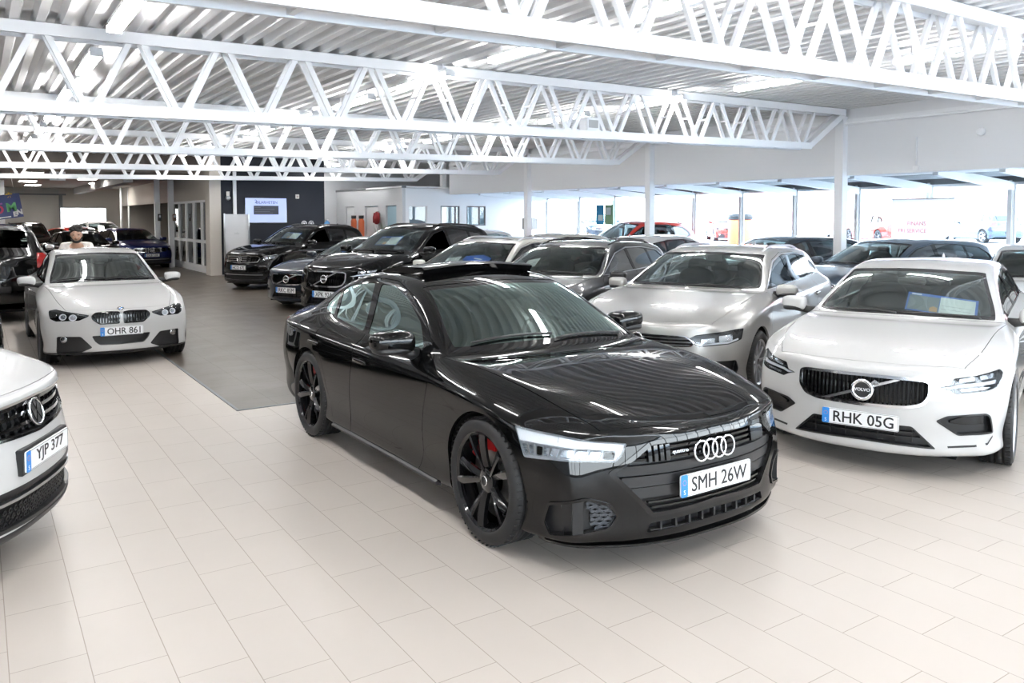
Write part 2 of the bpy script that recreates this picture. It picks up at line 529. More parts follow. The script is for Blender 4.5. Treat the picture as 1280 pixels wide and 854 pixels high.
# ---- strip lights
ROWS = [('left', 1.2), ('middle', 5.3), ('right', 9.7)]
proto = {}
NTH = ['nearest', 'second', 'third', 'fourth', 'fifth', 'sixth', 'seventh', 'eighth', 'ninth', 'tenth', 'eleventh', 'twelfth', 'thirteenth', 'fourteenth']


def strip_light(x, y, label, group):
    z = deck_z(x) - 0.005
    r = empty('ceiling_light', (x, y, z))
    tag(r, label, 'ceiling light', group)
    h = MB(); h.box(-0.062, 0.062, -0.745, 0.745, -0.125, -0.085)
    for q in (-0.55, 0.55): h.box(-0.008, 0.008, q - 0.008, q + 0.008, -0.10, 0.0)
    h.build('housing', M_STEEL, r)
    d = MB(); d.box(-0.065, 0.065, -0.75, 0.75, -0.185, -0.126)
    d.build('diffuser', M_LAMP, r, bevel=0.012)
    for s in (-1, 1):
        e = MB(); e.box(-0.07, 0.07, s * 0.752 - 0.012, s * 0.752 + 0.012, -0.19, -0.12); e.build('end_cap', M_STEEL, r)


for rn, rx in ROWS:
    k = 0
    for y in ([2.9 * i + 5.3 for i in range(8)] if rn == 'left' else [2.55 * i + 5.08 for i in range(9)]):
        strip_light(rx, y, 'strip light under the white roof, %s from the camera in the %s row' % (NTH[k], rn), 'strip lights of the %s row' % rn)
        k += 1
    for j, y in enumerate((2.75, 0.2, -2.4, -4.95)):
        strip_light(rx, y, 'strip light under the white roof behind the camera, %s row, %s one back' % (rn, NTH[j]), 'strip lights of the %s row' % rn)
for j, y in enumerate((-4.95, 0.2, 5.3, 10.4, 15.5, 20.6)):
    strip_light(-4.6, y, 'strip light out of view on the left, %s of its row' % NTH[j], 'strip lights of the outer left row')

# flat panels in the low ceiling at the far end and two unseen strips added to brighten the recess
for j, (x, y) in enumerate(((1.6, 31.0), (3.6, 34.5), (1.8, 38.0), (4.4, 38.5), (2.2, 42.5), (5.2, 43.0), (-2.5, 33.0), (-3.0, 40.0))):
    r = empty('ceiling_panel_light', (x, y, 3.35))
    tag(r, 'flat white light panel in the low far ceiling, %s by distance' % NTH[j], 'ceiling light', 'light panels of the far ceiling')
    h = MB(); h.box(-0.32, 0.32, -0.62, 0.62, -0.03, 0.0); h.build('housing', M_STEEL, r)
    d = MB(); d.box(-0.29, 0.29, -0.59, 0.59, -0.036, -0.031); d.build('diffuser', mat('panel_diffuser', (0.9, 0.9, 0.9), 0.5, emit=(1.0, 0.96, 0.90), estr=LAMP_STRENGTH * 0.55), r)
for j, (x, y) in enumerate(((11.4, 28.5), (11.4, 31.0))):
    strip_light(x, y, 'strip light over the recess beside the navy wall, %s' % ('front one' if j == 0 else 'rear one'), 'strip lights of the recess')

# ---- far end: low ceiling, navy wall block, glazed partition, office box
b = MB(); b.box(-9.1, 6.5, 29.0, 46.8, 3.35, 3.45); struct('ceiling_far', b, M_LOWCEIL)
b = MB(); b.box(6.55, 10.05, 26.75, 33.0, 0, 4.25); struct('wall_navy', b, M_NAVYWALL)
b = MB(); b.box(6.2, 6.55, 26.6, 27.2, 0, 4.25); struct('wall_navy_end', b, M_WALLBEIGE)
b = MB(); b.box(6.5, 6.6, 33.0, 46.8, 3.0, 4.3); struct('wall_far_side', b, M_WALLBEIGE)
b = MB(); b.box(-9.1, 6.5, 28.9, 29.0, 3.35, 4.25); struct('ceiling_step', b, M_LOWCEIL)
b = MB(); b.box(10.05, 18.5, 32.4, 32.6, 0, 4.25); struct('wall_recess', b, mat('pale_grey_wall', (0.62, 0.63, 0.65), 0.8))
# glazed partition beside the navy wall: white frames with black glass
P0, P1 = 27.2, 33.2
b = MB(); b.box(6.35, 6.45, P0, 46.8, 2.45, 3.5); struct('wall_partition_upper', b, M_WALLBEIGE)
b = MB(); b.box(6.34, 6.46, P0, P1, 0.0, 0.16); struct('trim_40', b, M_STEEL)
seg = [P0 + k * (P1 - P0) / 5 for k in range(6)]
for k in range(5):
    y0, y1 = seg[k], seg[k + 1]
    b = MB()
    b.box(6.34, 6.46, y0, y0 + 0.10, 0.16, 2.45); b.box(6.34, 6.46, y1 - 0.10, y1, 0.16, 2.45)
    b.box(6.34, 6.46, y0 + 0.10, y1 - 0.10, 2.37, 2.45); b.box(6.34, 6.46, y0 + 0.10, y1 - 0.10, 1.0, 1.10); b.box(6.34, 6.46, y0 + 0.10, y1 - 0.10, 0.16, 0.24)
    w = struct('window_%d' % (41 + k), b, M_STEEL)
    g = MB(); g.box(6.39, 6.41, y0 + 0.10, y1 - 0.10, 0.24, 2.37); g.build('pane', glass_mat('dark_partition_glass', (0.25, 0.26, 0.27), 1.0, 1.5) if 'dark_partition_glass' not in MATS else MATS['dark_partition_glass'], w)
b = MB(); b.box(6.25, 6.5, 26.90, 27.2, 0, 2.45); struct('trim_50', b, mat('cream_board', (0.62, 0.56, 0.46), 0.6))
# office box with windows
OX, OY = 12.7, 26.1
mw = M_WALLW
b = MB(); b.box(OX, OX + 0.12, OY, 32.4, 2.3, 2.92); b.box(OX, OX + 0.12, OY, OY + 0.5, 0, 2.3); b.box(OX, OX + 0.12, 27.5, 28.2, 0, 2.3); b.box(OX, OX + 0.12, 29.4, 30.5, 0, 2.3); b.box(OX, OX + 0.12, 31.4, 32.4, 0, 2.3)
struct('wall_office_side', b, mat('office_side_wall', (0.58, 0.59, 0.61), 0.8))
b = MB(); b.box(OX - 0.03, OX + 0.14, OY - 0.03, 32.4, 2.92, 3.0); struct('trim_51', b, M_DARKMETAL)
wins = [(13.02, 13.62), (14.1, 14.75), (15.05, 15.7)]
wx = [(12.94, 13.70), (14.25, 15.06), (15.36, 16.2)]
b = MB(); xs = OX + 0.12
b.box(OX + 0.12, XW + 0.1, OY, OY + 0.12, 2.29, 2.92); b.box(OX + 0.12, XW + 0.1, OY, OY + 0.12, 0, 1.55)
for a0, a1 in [(OX + 0.12, wx[0][0]), (wx[0][1], wx[1][0]), (wx[1][1], wx[2][0]), (wx[2][1], XW + 0.1)]:
    b.box(a0, a1, OY, OY + 0.12, 1.55, 2.29)
struct('wall_office_front', b, M_WALLW)
for k, (a0, a1) in enumerate(wx):
    b = MB()
    b.box(a0, a1, OY + 0.02, OY + 0.08, 1.55, 1.59); b.box(a0, a1, OY + 0.02, OY + 0.08, 2.25, 2.29); b.box(a0, a0 + 0.04, OY + 0.02, OY + 0.08, 1.59, 2.25); b.box(a1 - 0.04, a1, OY + 0.02, OY + 0.08, 1.59, 2.25)
    if k: b.box(a0 + (0.55 if k == 2 else 0.62), a0 + (0.60 if k == 2 else 0.66), OY + 0.02, OY + 0.08, 1.59, 2.25)
    w = struct('window_%d' % (60 + k), b, M_DARKMETAL if k else M_FRAMEW)
    g = MB(); g.box(a0 + 0.04, a1 - 0.04, OY + 0.045, OY + 0.055, 1.59, 2.25); g.build('pane', M_PANE, w)
b = MB(); b.box(OX + 0.12, XW + 0.1, OY + 3.0, OY + 3.1, 0, 2.9); struct('wall_office_inner', b, mat('office_blue_wall', (0.35, 0.50, 0.58), 0.7))
b = MB(); b.box(OX - 0.05, XW + 0.1, OY, OY + 3.1, 2.93, 2.99); struct('ceiling_office', b, M_WALLW)
for k, (y0, y1) in enumerate(((28.25, 29.35), (30.55, 31.35), (26.65, 27.45))):
    d = MB(); d.box(OX + 0.05, OX + 0.10, y0, y1, 0, 2.28)
    dd = struct('door_%d' % (k + 1), d, mat('door_grey', (0.70, 0.71, 0.72), 0.5) if k != 2 else MATS['office_blue_wall'])
    h = MB(); h.tube([(OX + 0.0, y0 + 0.1, 1.05), (OX - 0.02, y0 + 0.1, 1.05), (OX - 0.02, y0 + 0.22, 1.05)], 0.012, 6); h.build('door_handle', M_ALU, dd)
# far wall: roller door with dark frame, thin pipes and posts
b = MB()
for q in range(9): b.box(0.2, 3.55, 46.70, 46.8, 0.05 + q * 0.40, 0.05 + q * 0.40 + 0.385)
dd = struct('door_4', b, mat('roller_door_grey', (0.50, 0.49, 0.46), 0.6))
b = MB(); b.box(3.55, 3.70, 46.55, 46.8, 0, 3.0); b.box(0.1, 3.85, 46.45, 46.6, 2.98, 3.06); b.build('door_frame', M_DARKMETAL, dd)
for k, (x_, y_, r_) in enumerate(((6.03, 44.0, 0.05), (6.38, 44.0, 0.05))):
    pm = MB(); pm.tube([(x_, y_, 0), (x_, y_, 3.36)], r_, 10); struct('trim_%d' % (70 + k), pm, M_STEEL)
for k, (x_, y_) in enumerate(((5.8, 33.2), (6.05, 31.9), (0.9, 38.0))):
    pm = MB(); pm.box(x_ - 0.09, x_ + 0.09, y_ - 0.09, y_ + 0.09, 0, 3.36); struct('column', pm, M_STEEL)
b = MB(); b.box(4.2, 4.5, 30.0, 46.5, 3.05, 3.35); struct('beam', b, M_WALLG)

# ---- outdoors
b = MB(); b.add([(XW + 0.7, -80, 0.0), (XW + 0.7, 140, 0.0), (21.5, 140, 0.62), (21.5, -80, 0.62), (140, 140, 0.62), (140, -80, 0.62)], [(0, 3, 2, 1), (3, 5, 4, 2)]); b.box(-60, XW + 0.7, -80, -8.5, -0.1, 0.0); struct('ground_outdoor', b, M_OUTGROUND)

b = MB(); b.box(70, 80, -10, 60, 0, 9)
o = b.build('neighbour_building', [mat('brick_red_facade', (0.50, 0.26, 0.24), 0.8)])
tag(o, 'red building across the yard, seen through the windows at the right', 'building')
b = MB()
for k in range(8): b.box(69.9, 70.0, -6 + k * 8, -1 + k * 8, 2.5, 6.0)
b.build('window_band', mat('facade_grey', (0.5, 0.5, 0.52), 0.5), o)

# ------------------------------------------------------------------ car builder
from mathutils.bvhtree import BVHTree


def sdf_poly(x, y, poly):
    """signed distance to a polygon, negative inside"""
    x = np.asarray(x); y = np.asarray(y)
    d = np.full(x.shape, 1e18); s = np.ones(x.shape)
    n = len(poly)
    for i in range(n):
        ax, ay = poly[i]; bx, by = poly[i - 1]
        ex, ey = bx - ax, by - ay
        wx, wy = x - ax, y - ay
        t = np.clip((wx * ex + wy * ey) / (ex * ex + ey * ey + 1e-18), 0, 1)
        dx, dy = wx - ex * t, wy - ey * t
        d = np.minimum(d, dx * dx + dy * dy)
        c1 = y >= ay; c2 = y < by; c3 = ex * wy > ey * wx
        s = np.where((c1 & c2 & c3) | (~c1 & ~c2 & ~c3), -s, s)
    return s * np.sqrt(d)


def round_poly(poly, r, n=4):
    out = []
    m = len(poly)
    for i in range(m):
        p = Vector(poly[i]).to_2d(); a = Vector(poly[i - 1]).to_2d(); b = Vector(poly[(i + 1) % m]).to_2d()
        rr = min(r, (a - p).length * 0.45, (b - p).length * 0.45)
        p0 = p + (a - p).normalized() * rr; p1 = p + (b - p).normalized() * rr
        for k in range(n + 1):
            t = k / n
            q = p0 * (1 - t) ** 2 + p * 2 * t * (1 - t) + p1 * t * t
            out.append((q.x, q.y))
    return out


def grow_poly(poly, g):
    """offset a polygon outwards by g (inwards if negative)"""
    m = len(poly)
    area = sum(poly[i - 1][0] * poly[i][1] - poly[i][0] * poly[i - 1][1] for i in range(m))
    sg = 1 if area > 0 else -1
    out = []
    for i in range(m):
        p = Vector(poly[i]).to_2d(); a = Vector(poly[i - 1]).to_2d(); b = Vector(poly[(i + 1) % m]).to_2d()
        u = (p - a).normalized(); v = (b - p).normalized()
        n1 = Vector((u.y, -u.x)) * sg; n2 = Vector((v.y, -v.x)) * sg
        k = n1 + n2
        q = p + k * (g / max(0.35, 1 + n1.dot(n2)))
        out.append((q.x, q.y))
    return out


class Pool:
    """one half (y >= 0) of a car skin: points, normals and (across, along) parameters; faces are index tuples"""
    def __init__(self, P, N, A):
        self.P, self.N, self.A = P, N, A

    def extend(self, pairs):
        if not pairs: return
        i = np.array([p[0] for p in pairs]); j = np.array([p[1] for p in pairs]); t = np.array([p[2] for p in pairs])[:, None]
        self.P = np.vstack([self.P, self.P[i] * (1 - t) + self.P[j] * t])
        nn = self.N[i] * (1 - t) + self.N[j] * t
        nn /= np.maximum(np.linalg.norm(nn, axis=1, keepdims=True), 1e-9)
        self.N = np.vstack([self.N, nn])
        self.A = np.vstack([self.A, self.A[i] * (1 - t) + self.A[j] * t])

    def clip(self, faces, fn):
        f = fn(self); ins_m = f <= 0
        ins, outs, pairs, cache = [], [], [], {}
        base = len(self.P)
        il = ins_m.tolist(); fl = f.tolist()
        for fc in faces:
            c = 0
            for i in fc:
                if il[i]: c += 1
            if c == len(fc): ins.append(fc); continue
            if c == 0: outs.append(fc); continue
            a, b = [], []
            n = len(fc)
            for q in range(n):
                i, j = fc[q], fc[(q + 1) % n]
                (a if il[i] else b).append(i)
                if il[i] != il[j]:
                    key = (i, j) if i < j else (j, i)
                    v = cache.get(key)
                    if v is None:
                        t = fl[key[0]] / (fl[key[0]] - fl[key[1]])
                        v = base + len(pairs); pairs.append((key[0], key[1], t)); cache[key] = v
                    a.append(v); b.append(v)
            if len(a) > 2: ins.append(tuple(a))
            if len(b) > 2: outs.append(tuple(b))
        self.extend(pairs)
        return ins, outs

    def refine(self, faces, fn, h, iters=6):
        for _ in range(iters):
            f = np.abs(fn(self)).tolist(); P = self.P
            edges = {}; pick = set()
            pl = P.tolist()
            for q, fc in enumerate(faces):
                m = min(f[i] for i in fc)
                if m > 0.25: continue
                L = 0
                n = len(fc)
                for r in range(n):
                    a, b = pl[fc[r]], pl[fc[(r + 1) % n]]
                    L = max(L, (a[0] - b[0]) ** 2 + (a[1] - b[1]) ** 2 + (a[2] - b[2]) ** 2)
                L = math.sqrt(L)
                if L > h and m < L * 1.1: pick.add(q)
            if not pick: break
            pairs = []; base = len(P)
            for q in pick:
                fc = faces[q]; n = len(fc)
                for r in range(n):
                    i, j = fc[r], fc[(r + 1) % n]
                    key = (i, j) if i < j else (j, i)
                    if key not in edges:
                        edges[key] = base + len(pairs); pairs.append((key[0], key[1], 0.5))
            self.extend(pairs)
            out = []; cP, cN, cA = [], [], []
            cb = len(self.P)
            for q, fc in enumerate(faces):
                n = len(fc)
                mids = [edges.get((fc[r], fc[(r + 1) % n]) if fc[r] < fc[(r + 1) % n] else (fc[(r + 1) % n], fc[r])) for r in range(n)]
                if q in pick:
                    idx = list(fc)
                    cP.append(self.P[idx].mean(0)); cN.append(self.N[idx].mean(0)); cA.append(self.A[idx].mean(0))
                    c = cb + len(cP) - 1
                    for r in range(n):
                        out.append((fc[r], mids[r], c, mids[r - 1]))
                elif any(m is not None for m in mids):
                    g = []
                    for r in range(n):
                        g.append(fc[r])
                        if mids[r] is not None: g.append(mids[r])
                    out.append(tuple(g))
                else: out.append(fc)
            self.P = np.vstack([self.P, cP]); self.A = np.vstack([self.A, cA])
            cN = np.array(cN); cN /= np.maximum(np.linalg.norm(cN, axis=1, keepdims=True), 1e-9)
            self.N = np.vstack([self.N, cN])
            faces = out
        return faces


FZ = [0.0, 0.12, 0.32, 0.55, 0.78, 0.94, 1.0]


def car_hull(sp):
    """control cage -> smooth hull. sp['st']: stations (centre d,z | rail d,y,z | belt d,y,z | shoulder d,y,z | halfwidth, sill z)"""
    sx, sy, sz = sp.get('scale', (1, 1, 1))
    kx = [sx, sz, sx, sy, sz, sx, sy, sz, sx, sy, sz, sy, sz]
    st = [tuple(a * b for a, b in zip(r, kx)) for r in sp['st']]; K = len(st) - 1
    V, A, F, Z, key = [], [], [], [], {}

    def vert(k, p, a):
        if k not in key:
            key[k] = len(V); V.append(p); A.append(a)
        return key[k]

    def cap_pt(k, c):
        (d0, z0, d3, y3, z3, d5, y5, z5, d6, y6, z6, hw, zb) = st[k]
        if c <= 3:
            s = c / 3.0
            e = sp.get('crown', {}).get(k, 2.0)
            return (d0 + (d3 - d0) * s ** 2, y3 * s, z0 + (z3 - z0) * s ** e)
        if c == 4:
            if sp['kws'] < k < sp['krb']:
                return (d3 + (d5 - d3) * 0.35, y3 + (y5 - y3) * 0.46, z3 + (z5 - z3) * 0.30)
            return (d3 + (d5 - d3) * 0.5, y3 + (y5 - y3) * 0.5, z3 + (z5 - z3) * 0.5 + 0.006)
        return (d5, y5, z5) if c == 5 else (d6, y6, z6)

    def cap(k, c):
        s = -1 if c < 0 else 1
        p = cap_pt(k, abs(c))
        return vert(('c', k, c), (p[0], p[1] * s, p[2]), (abs(c), k))

    def side(k, s, v):
        if v == 0: return cap(k, 6 * s)
        (d0, z0, d3, y3, z3, d5, y5, z5, d6, y6, z6, hw, zb) = st[k]
        fz = sp.get('fz', FZ)
        z = z6 + (zb - z6) * fz[v]
        prof = sp.get('side_prof', [0, None, 0.0, -0.004, -0.026, -0.024, -0.10])
        y = y6 + (hw - y6) * 0.72 if v == 1 else hw + prof[v]
        d = d6
        if k == 0: d = d6 + sp['nose_corner'][v - 1] * sx
        if k == K: d = d6 + sp['tail_corner'][v - 1] * sx
        return vert(('s', k, s, v), (d, y * s, z), (6 + v, k))

    def endcol(k, c, v, front):
        if v == 0: return cap(k, c)
        if abs(c) == 6: return side(k, 1 if c > 0 else -1, v)
        s = -1 if c < 0 else 1
        p0 = cap_pt(k, 0); p = cap_pt(k, abs(c)); p6 = cap_pt(k, 6)
        prof = sp['nose' if front else 'tail']      # list of (z, d) on the centre line, rows 1..6
        z, d = prof[v - 1]; z *= sz; d *= sx
        corner = V[side(k, 1, v)]
        fr = p[1] / p6[1]
        e = sp.get('plan_exp', 2.6)
        y = corner[1] * fr
        g = fr ** e
        dd = d + (corner[0] - d) * g
        zz = z + (corner[2] - z) * fr ** 2
        zt = p0[1] if False else 0
        return vert(('e', k, c, v), (dd, y * s, zz), (abs(c), -v if front else K + v))

    def quad(a, b, c, d, z):
        F.append((a, b, c, d)); Z.append(z)

    for k in range(K):
        for c in range(-6, 6):
            quad(cap(k, c), cap(k, c + 1), cap(k + 1, c + 1), cap(k + 1, c), 0)
    for s in (1, -1):
        for k in range(K):
            for v in range(6):
                q = (side(k, s, v), side(k + 1, s, v), side(k + 1, s, v + 1), side(k, s, v + 1))
                F.append(q if s < 0 else q[::-1]); Z.append(2)
    for front, k, z in ((True, 0, 1), (False, K, 3)):
        for c in range(-6, 6):
            for v in range(6):
                q = (endcol(k, c, v, front), endcol(k, c, v + 1, front), endcol(k, c + 1, v + 1, front), endcol(k, c + 1, v, front))
                F.append(q if front else q[::-1]); Z.append(z)
    tgt = np.array(V, float)
    for kk, off in sp.get('tweak', {}).items():
        if kk in key: tgt[key[kk]] += off
    me = bpy.data.meshes.new('cage')
    me.from_pydata([tuple(p) for p in tgt], [], F)
    at = me.attributes.new('par', 'FLOAT_VECTOR', 'POINT')
    at.data.foreach_set('vector', np.array([(a[0], a[1], 0) for a in A], np.float32).ravel())
    az = me.attributes.new('zone', 'INT', 'FACE')
    az.data.foreach_set('value', Z)
    ob = bpy.data.objects.new('cage', me); COL.objects.link(ob)
    md = ob.modifiers.new('s', 'SUBSURF'); md.levels = 2; md.boundary_smooth = 'ALL'
    n = len(V); P = tgt.copy()
    for it in range(3):
        me.vertices.foreach_set('co', P.astype(np.float32).ravel()); me.update()
        dg = bpy.context.evaluated_depsgraph_get()
        ev = ob.evaluated_get(dg); em = ev.to_mesh()
        co = np.empty(len(em.vertices) * 3, np.float32); em.vertices.foreach_get('co', co)
        ev.to_mesh_clear()
        P = P + 0.85 * (tgt - co.reshape(-1, 3)[:n])
    me.vertices.foreach_set('co', P.astype(np.float32).ravel()); me.update()
    md.levels = sp.get('lod', 3)
    dg = bpy.context.evaluated_depsgraph_get()
    ev = ob.evaluated_get(dg); em = ev.to_mesh()
    nv = len(em.vertices)
    co = np.empty(nv * 3, np.float32); em.vertices.foreach_get('co', co); co = co.reshape(-1, 3).astype(float)
    no = np.empty(nv * 3, np.float32); em.vertices.foreach_get('normal', no); no = no.reshape(-1, 3).astype(float)
    pa = np.empty(nv * 3, np.float32); em.attributes['par'].data.foreach_get('vector', pa); pa = pa.reshape(-1, 3)[:, :2].astype(float)
    zo = np.empty(len(em.polygons), np.int32); em.attributes['zone'].data.foreach_get('value', zo)
    faces = [tuple(p.vertices) for p in em.polygons]
    ev.to_mesh_clear()
    bpy.data.objects.remove(ob); bpy.data.meshes.remove(me)
    # orient normals outwards (away from the car's middle line)
    ctr = np.array([sp['L'] / 2, 0, 0.6])
    if np.sum(no * (co - ctr)) < 0: no = -no
    fy = [f for f in range(len(faces)) if sum(co[i, 1] for i in faces[f]) > 0]
    co[np.abs(co[:, 1]) < 1e-4, 1] = 0
    zones = {z: [faces[f] for f in fy if zo[f] == z] for z in range(4)}
    return Pool(co, no, pa), zones, (co, faces)


def edges_of(faces):
    cnt = {}
    for fc in faces:
        n = len(fc)
        for r in range(n):
            i, j = fc[r], fc[(r + 1) % n]
            k = (i, j) if i < j else (j, i)
            if k in cnt: cnt[k] = None
            else: cnt[k] = (i, j)
    return [v for v in cnt.values() if v]


class Car:
    def __init__(self, sp, name, loc=(0, 0), heading=0.0):
        # plan lengths given in the catalogue frame are stretched to the size measured on the photograph
        sp = dict(sp); sx, sy, sz = sp.get('scale', (1, 1, 1))
        sp['L'] = sp['L'] * sx; sp['ax'] = tuple(a * sx for a in sp['ax']); sp['track'] = tuple(a * sy for a in sp['track'])
        for k in ('dlo',): sp[k] = [(a * sx, b * sz) for a, b in sp[k]]
        for k in ('wins', 'doors'): sp[k] = [[(a * sx, b * sz) for a, b in p] for p in sp.get(k, [])]
        self.sp = sp; self.L = sp['L']
        self.root = empty(name, (loc[0], loc[1], 0), heading)
        self.pool, self.z, full = car_hull(sp)
        self.hullP, self.hullF = full
        self.bvh = BVHTree.FromPolygons([tuple(p) for p in full[0]], full[1])
        self.h = sp.get('h', 0.012)
        self.parts = {}

    # local car space (x forward, origin under the middle) from (d, y, z)
    def loc(self, p):
        return Vector((self.L / 2 - p[0], p[1], p[2]))

    def front_d(self, y, z):
        r = self.bvh.ray_cast((-3, y, z), (1, 0, 0)); return r[0].x if r[0] else 0.1

    def side_y(self, d, z):
        r = self.bvh.ray_cast((d, 3, z), (0, -1, 0)); return r[0].y if r[0] else 0.8

    def top_z(self, d, y):
        r = self.bvh.ray_cast((d, y, 4), (0, 0, -1)); return r[0].z if r[0] else 1.0

    def rear_d(self, y, z):
        r = self.bvh.ray_cast((9, y, z), (-1, 0, 0)); return r[0].x if r[0] else self.L

    def cut(self, zone, fn, h=None, smooth=True):
        """take the part of a zone inside fn<0 out of the skin"""
        hh = h or self.h
        self.z[zone] = self.pool.refine(self.z[zone], fn, hh)
        ins, outs = self.pool.clip(self.z[zone], fn)
        self.z[zone] = outs
        return ins

    def sub(self, faces, fn, h=None, ref=True):
        if ref: faces = self.pool.refine(faces, fn, h or self.h)
        return self.pool.clip(faces, fn)

    def emit(self, name, faces, mats, parent=None, side='both', off=0.0, vec=None, skirt=True, weld=True, label=None, lip=0.0):
        """make a mesh object out of skin faces; off along the normals (or vec), with a skirt back to the skin"""
        if not faces: return []
        P, N = self.pool.P, self.pool.N
        used = sorted({i for f in faces for i in f}); ix = {v: k for k, v in enumerate(used)}
        p = P[used]; n = N[used]
        q = p + n * off
        if vec is not None: q = q + np.array(vec)
        vs = list(q); ns = list(n); fs = [[ix[i] for i in f] for f in faces]
        moved = (abs(off) > 1e-6 or vec is not None) and skirt
        if moved or lip:
            b = edges_of(faces)
            m = {}
            for i, j in b:
                for t in (i, j):
                    if t not in m:
                        if abs(P[t, 1]) < 1e-6:
                            pass
                        m[t] = len(vs)
                        if moved: vs.append(P[t]); vs.append(q[ix[t]])
                        else: vs.append(q[ix[t]]); vs.append(q[ix[t]] - N[t] * lip)
                        ns.append((0, 0, 0)); ns.append((0, 0, 0))
                if abs(P[i, 1]) < 1e-6 and abs(P[j, 1]) < 1e-6: continue
                fs.append([m[i], m[j], m[j] + 1, m[i] + 1])
        vs = np.array(vs); ns = np.array(ns, float)
        vs[:, 0] = self.L / 2 - vs[:, 0]; ns[:, 0] *= -1
        outs = []
        sides = {'both': [(1, -1)], 'pair': [(1,), (-1,)], 'L': [(1,)], 'R': [(-1,)]}[side]
        for sg in sides:
            av, an, af = [], [], []
            for s in sg:
                b0 = len(av)
                if s == 1:
                    av += vs.tolist(); an += ns.tolist(); af += [[b0 + i for i in f] for f in fs]
                else:
                    av += (vs * [1, -1, 1]).tolist(); an += (ns * [1, -1, 1]).tolist(); af += [[b0 + i for i in f] for f in fs]
            if len(sg) == 2 and weld:
                nh = len(vs); rem = {}
                for i in range(nh):
                    if abs(av[i][1]) < 1e-5: rem[nh + i] = i
                af = [[rem.get(i, i) for i in f] for f in af]
            AV = np.array(av); AN = np.array(an)
            nskin = len(faces); per = len(fs)
            g0 = AV[af[0][:3]]
            flip0 = float(np.cross(g0[1] - g0[0], g0[2] - g0[0]) @ AN[af[0]].sum(0)) < 0
            ff = []
            for q, f in enumerate(af):
                second = q >= per
                g = []
                for i in f:
                    if not g or g[-1] != i: g.append(i)
                if len(g) > 2 and g[0] == g[-1]: g.pop()
                if len(set(g)) < 3: continue
                if flip0 != second: g = g[::-1]
                ff.append(g)
            keep = sorted({i for f in ff for i in f}); rm = {v: k for k, v in enumerate(keep)}
            me = bpy.data.meshes.new(name)
            me.from_pydata(AV[keep].tolist(), [], [[rm[i] for i in f] for f in ff])
            me.polygons.foreach_set('use_smooth', [True] * len(me.polygons))
            me.update()
            me.normals_split_custom_set_from_vertices(AN[keep].tolist())
            o = link_mesh(name, me, mats, parent or self.root)
            if label: o['label'] = label
            outs.append(o)
        return outs

    def obj(self, name, mb, mats, parent=None, **kw):
        return mb.build(name, mats, parent or self.root, **kw)

    # ---- projections
    @staticmethod
    def side_fn(poly, ymin=0.3):
        return lambda s: sdf_poly(s.P[:, 0], s.P[:, 2], poly)

    @staticmethod
    def front_fn(poly, g=0.0):
        return lambda s: sdf_poly(s.P[:, 1], s.P[:, 2], poly) + g

    @staticmethod
    def turn_fn(poly, ang, rear=0.0, g=0.0):
        """front (or rear) corner looked at from an angle off the axis: q = y cos a + d sin a"""
        c, s_ = math.cos(ang), math.sin(ang)
        if rear: return lambda s: sdf_poly(s.P[:, 1] * c + (rear - s.P[:, 0]) * s_, s.P[:, 2], poly) + g
        return lambda s: sdf_poly(s.P[:, 1] * c + s.P[:, 0] * s_, s.P[:, 2], poly) + g


# ---- wheels
def tyre_mesh(R, w, rim):
    mb = MB(); h = w / 2
    prof = [(rim - 0.004, -h + 0.03), (rim + 0.004, -h + 0.012), (rim + 0.02, -h + 0.003), ((rim + R) / 2, -h), (R - 0.025, -h + 0.006), (R - 0.008, -h + 0.022), (R - 0.001, -h + 0.045)]
    gr = [-0.22, 0.0, 0.22]
    for g in gr:
        c = g * w
        prof += [(R, c - 0.008), (R - 0.008, c - 0.006), (R - 0.008, c + 0.006), (R, c + 0.008)]
    prof += [(R - 0.001, h - 0.045), (R - 0.008, h - 0.022), (R - 0.025, h - 0.006), ((rim + R) / 2, h), (rim + 0.02, h - 0.003), (rim + 0.004, h - 0.012), (rim - 0.004, h - 0.03)]
    mb.lathe(prof, 56)
    # tread blocks on the shoulder
    for k in range(56):
        a = 2 * math.pi * k / 56
        for s in (-1, 1):
            M = Matrix.Rotation(a, 4, 'Y')
            mb.box(-0.004, 0.004, s * (h - 0.035) - 0.018, s * (h - 0.035) + 0.018, R - 0.006, R + 0.0015, 0, M)
    return mb


def loft(mb, secs, mat=0):
    """secs: list of 4-corner loops"""
    vs = []; fs = []
    for s in secs: vs += [tuple(p) for p in s]
    n = len(secs[0])
    for i in range(len(secs) - 1):
        for k in range(n):
            fs.append((i * n + k, i * n + (k + 1) % n, (i + 1) * n + (k + 1) % n, (i + 1) * n + k))
    fs.append(tuple(reversed(range(n)))); fs.append(tuple(range((len(secs) - 1) * n, len(secs) * n)))
    mb.add(vs, fs, mat, False)


def spoke(mb, a0, a1, r0, r1, w0, w1, yf, dish=0.03, th=0.035, mat=0, sk=0.0):
    secs = []
    n = 6
    for i in range(n + 1):
        t = i / n; r = r0 + (r1 - r0) * t; a = a0 + (a1 - a0) * t ** 0.8
        w = w0 + (w1 - w0) * t
        y = yf + dish * (1 - (1 - t) ** 2) * 1.0
        cx, cz = math.cos(a), math.sin(a)
        tx, tz = -math.sin(a), math.cos(a)
        L = []
        for u, v in ((-0.5, -th), (-0.5, -0.006), (-0.28, 0.0), (0.28, sk), (0.5, sk - 0.006), (0.5, -th)):
            L.append((r * cx + tx * w * u, y + v, r * cz + tz * w * u))
        secs.append(L)
    loft(mb, secs, mat)


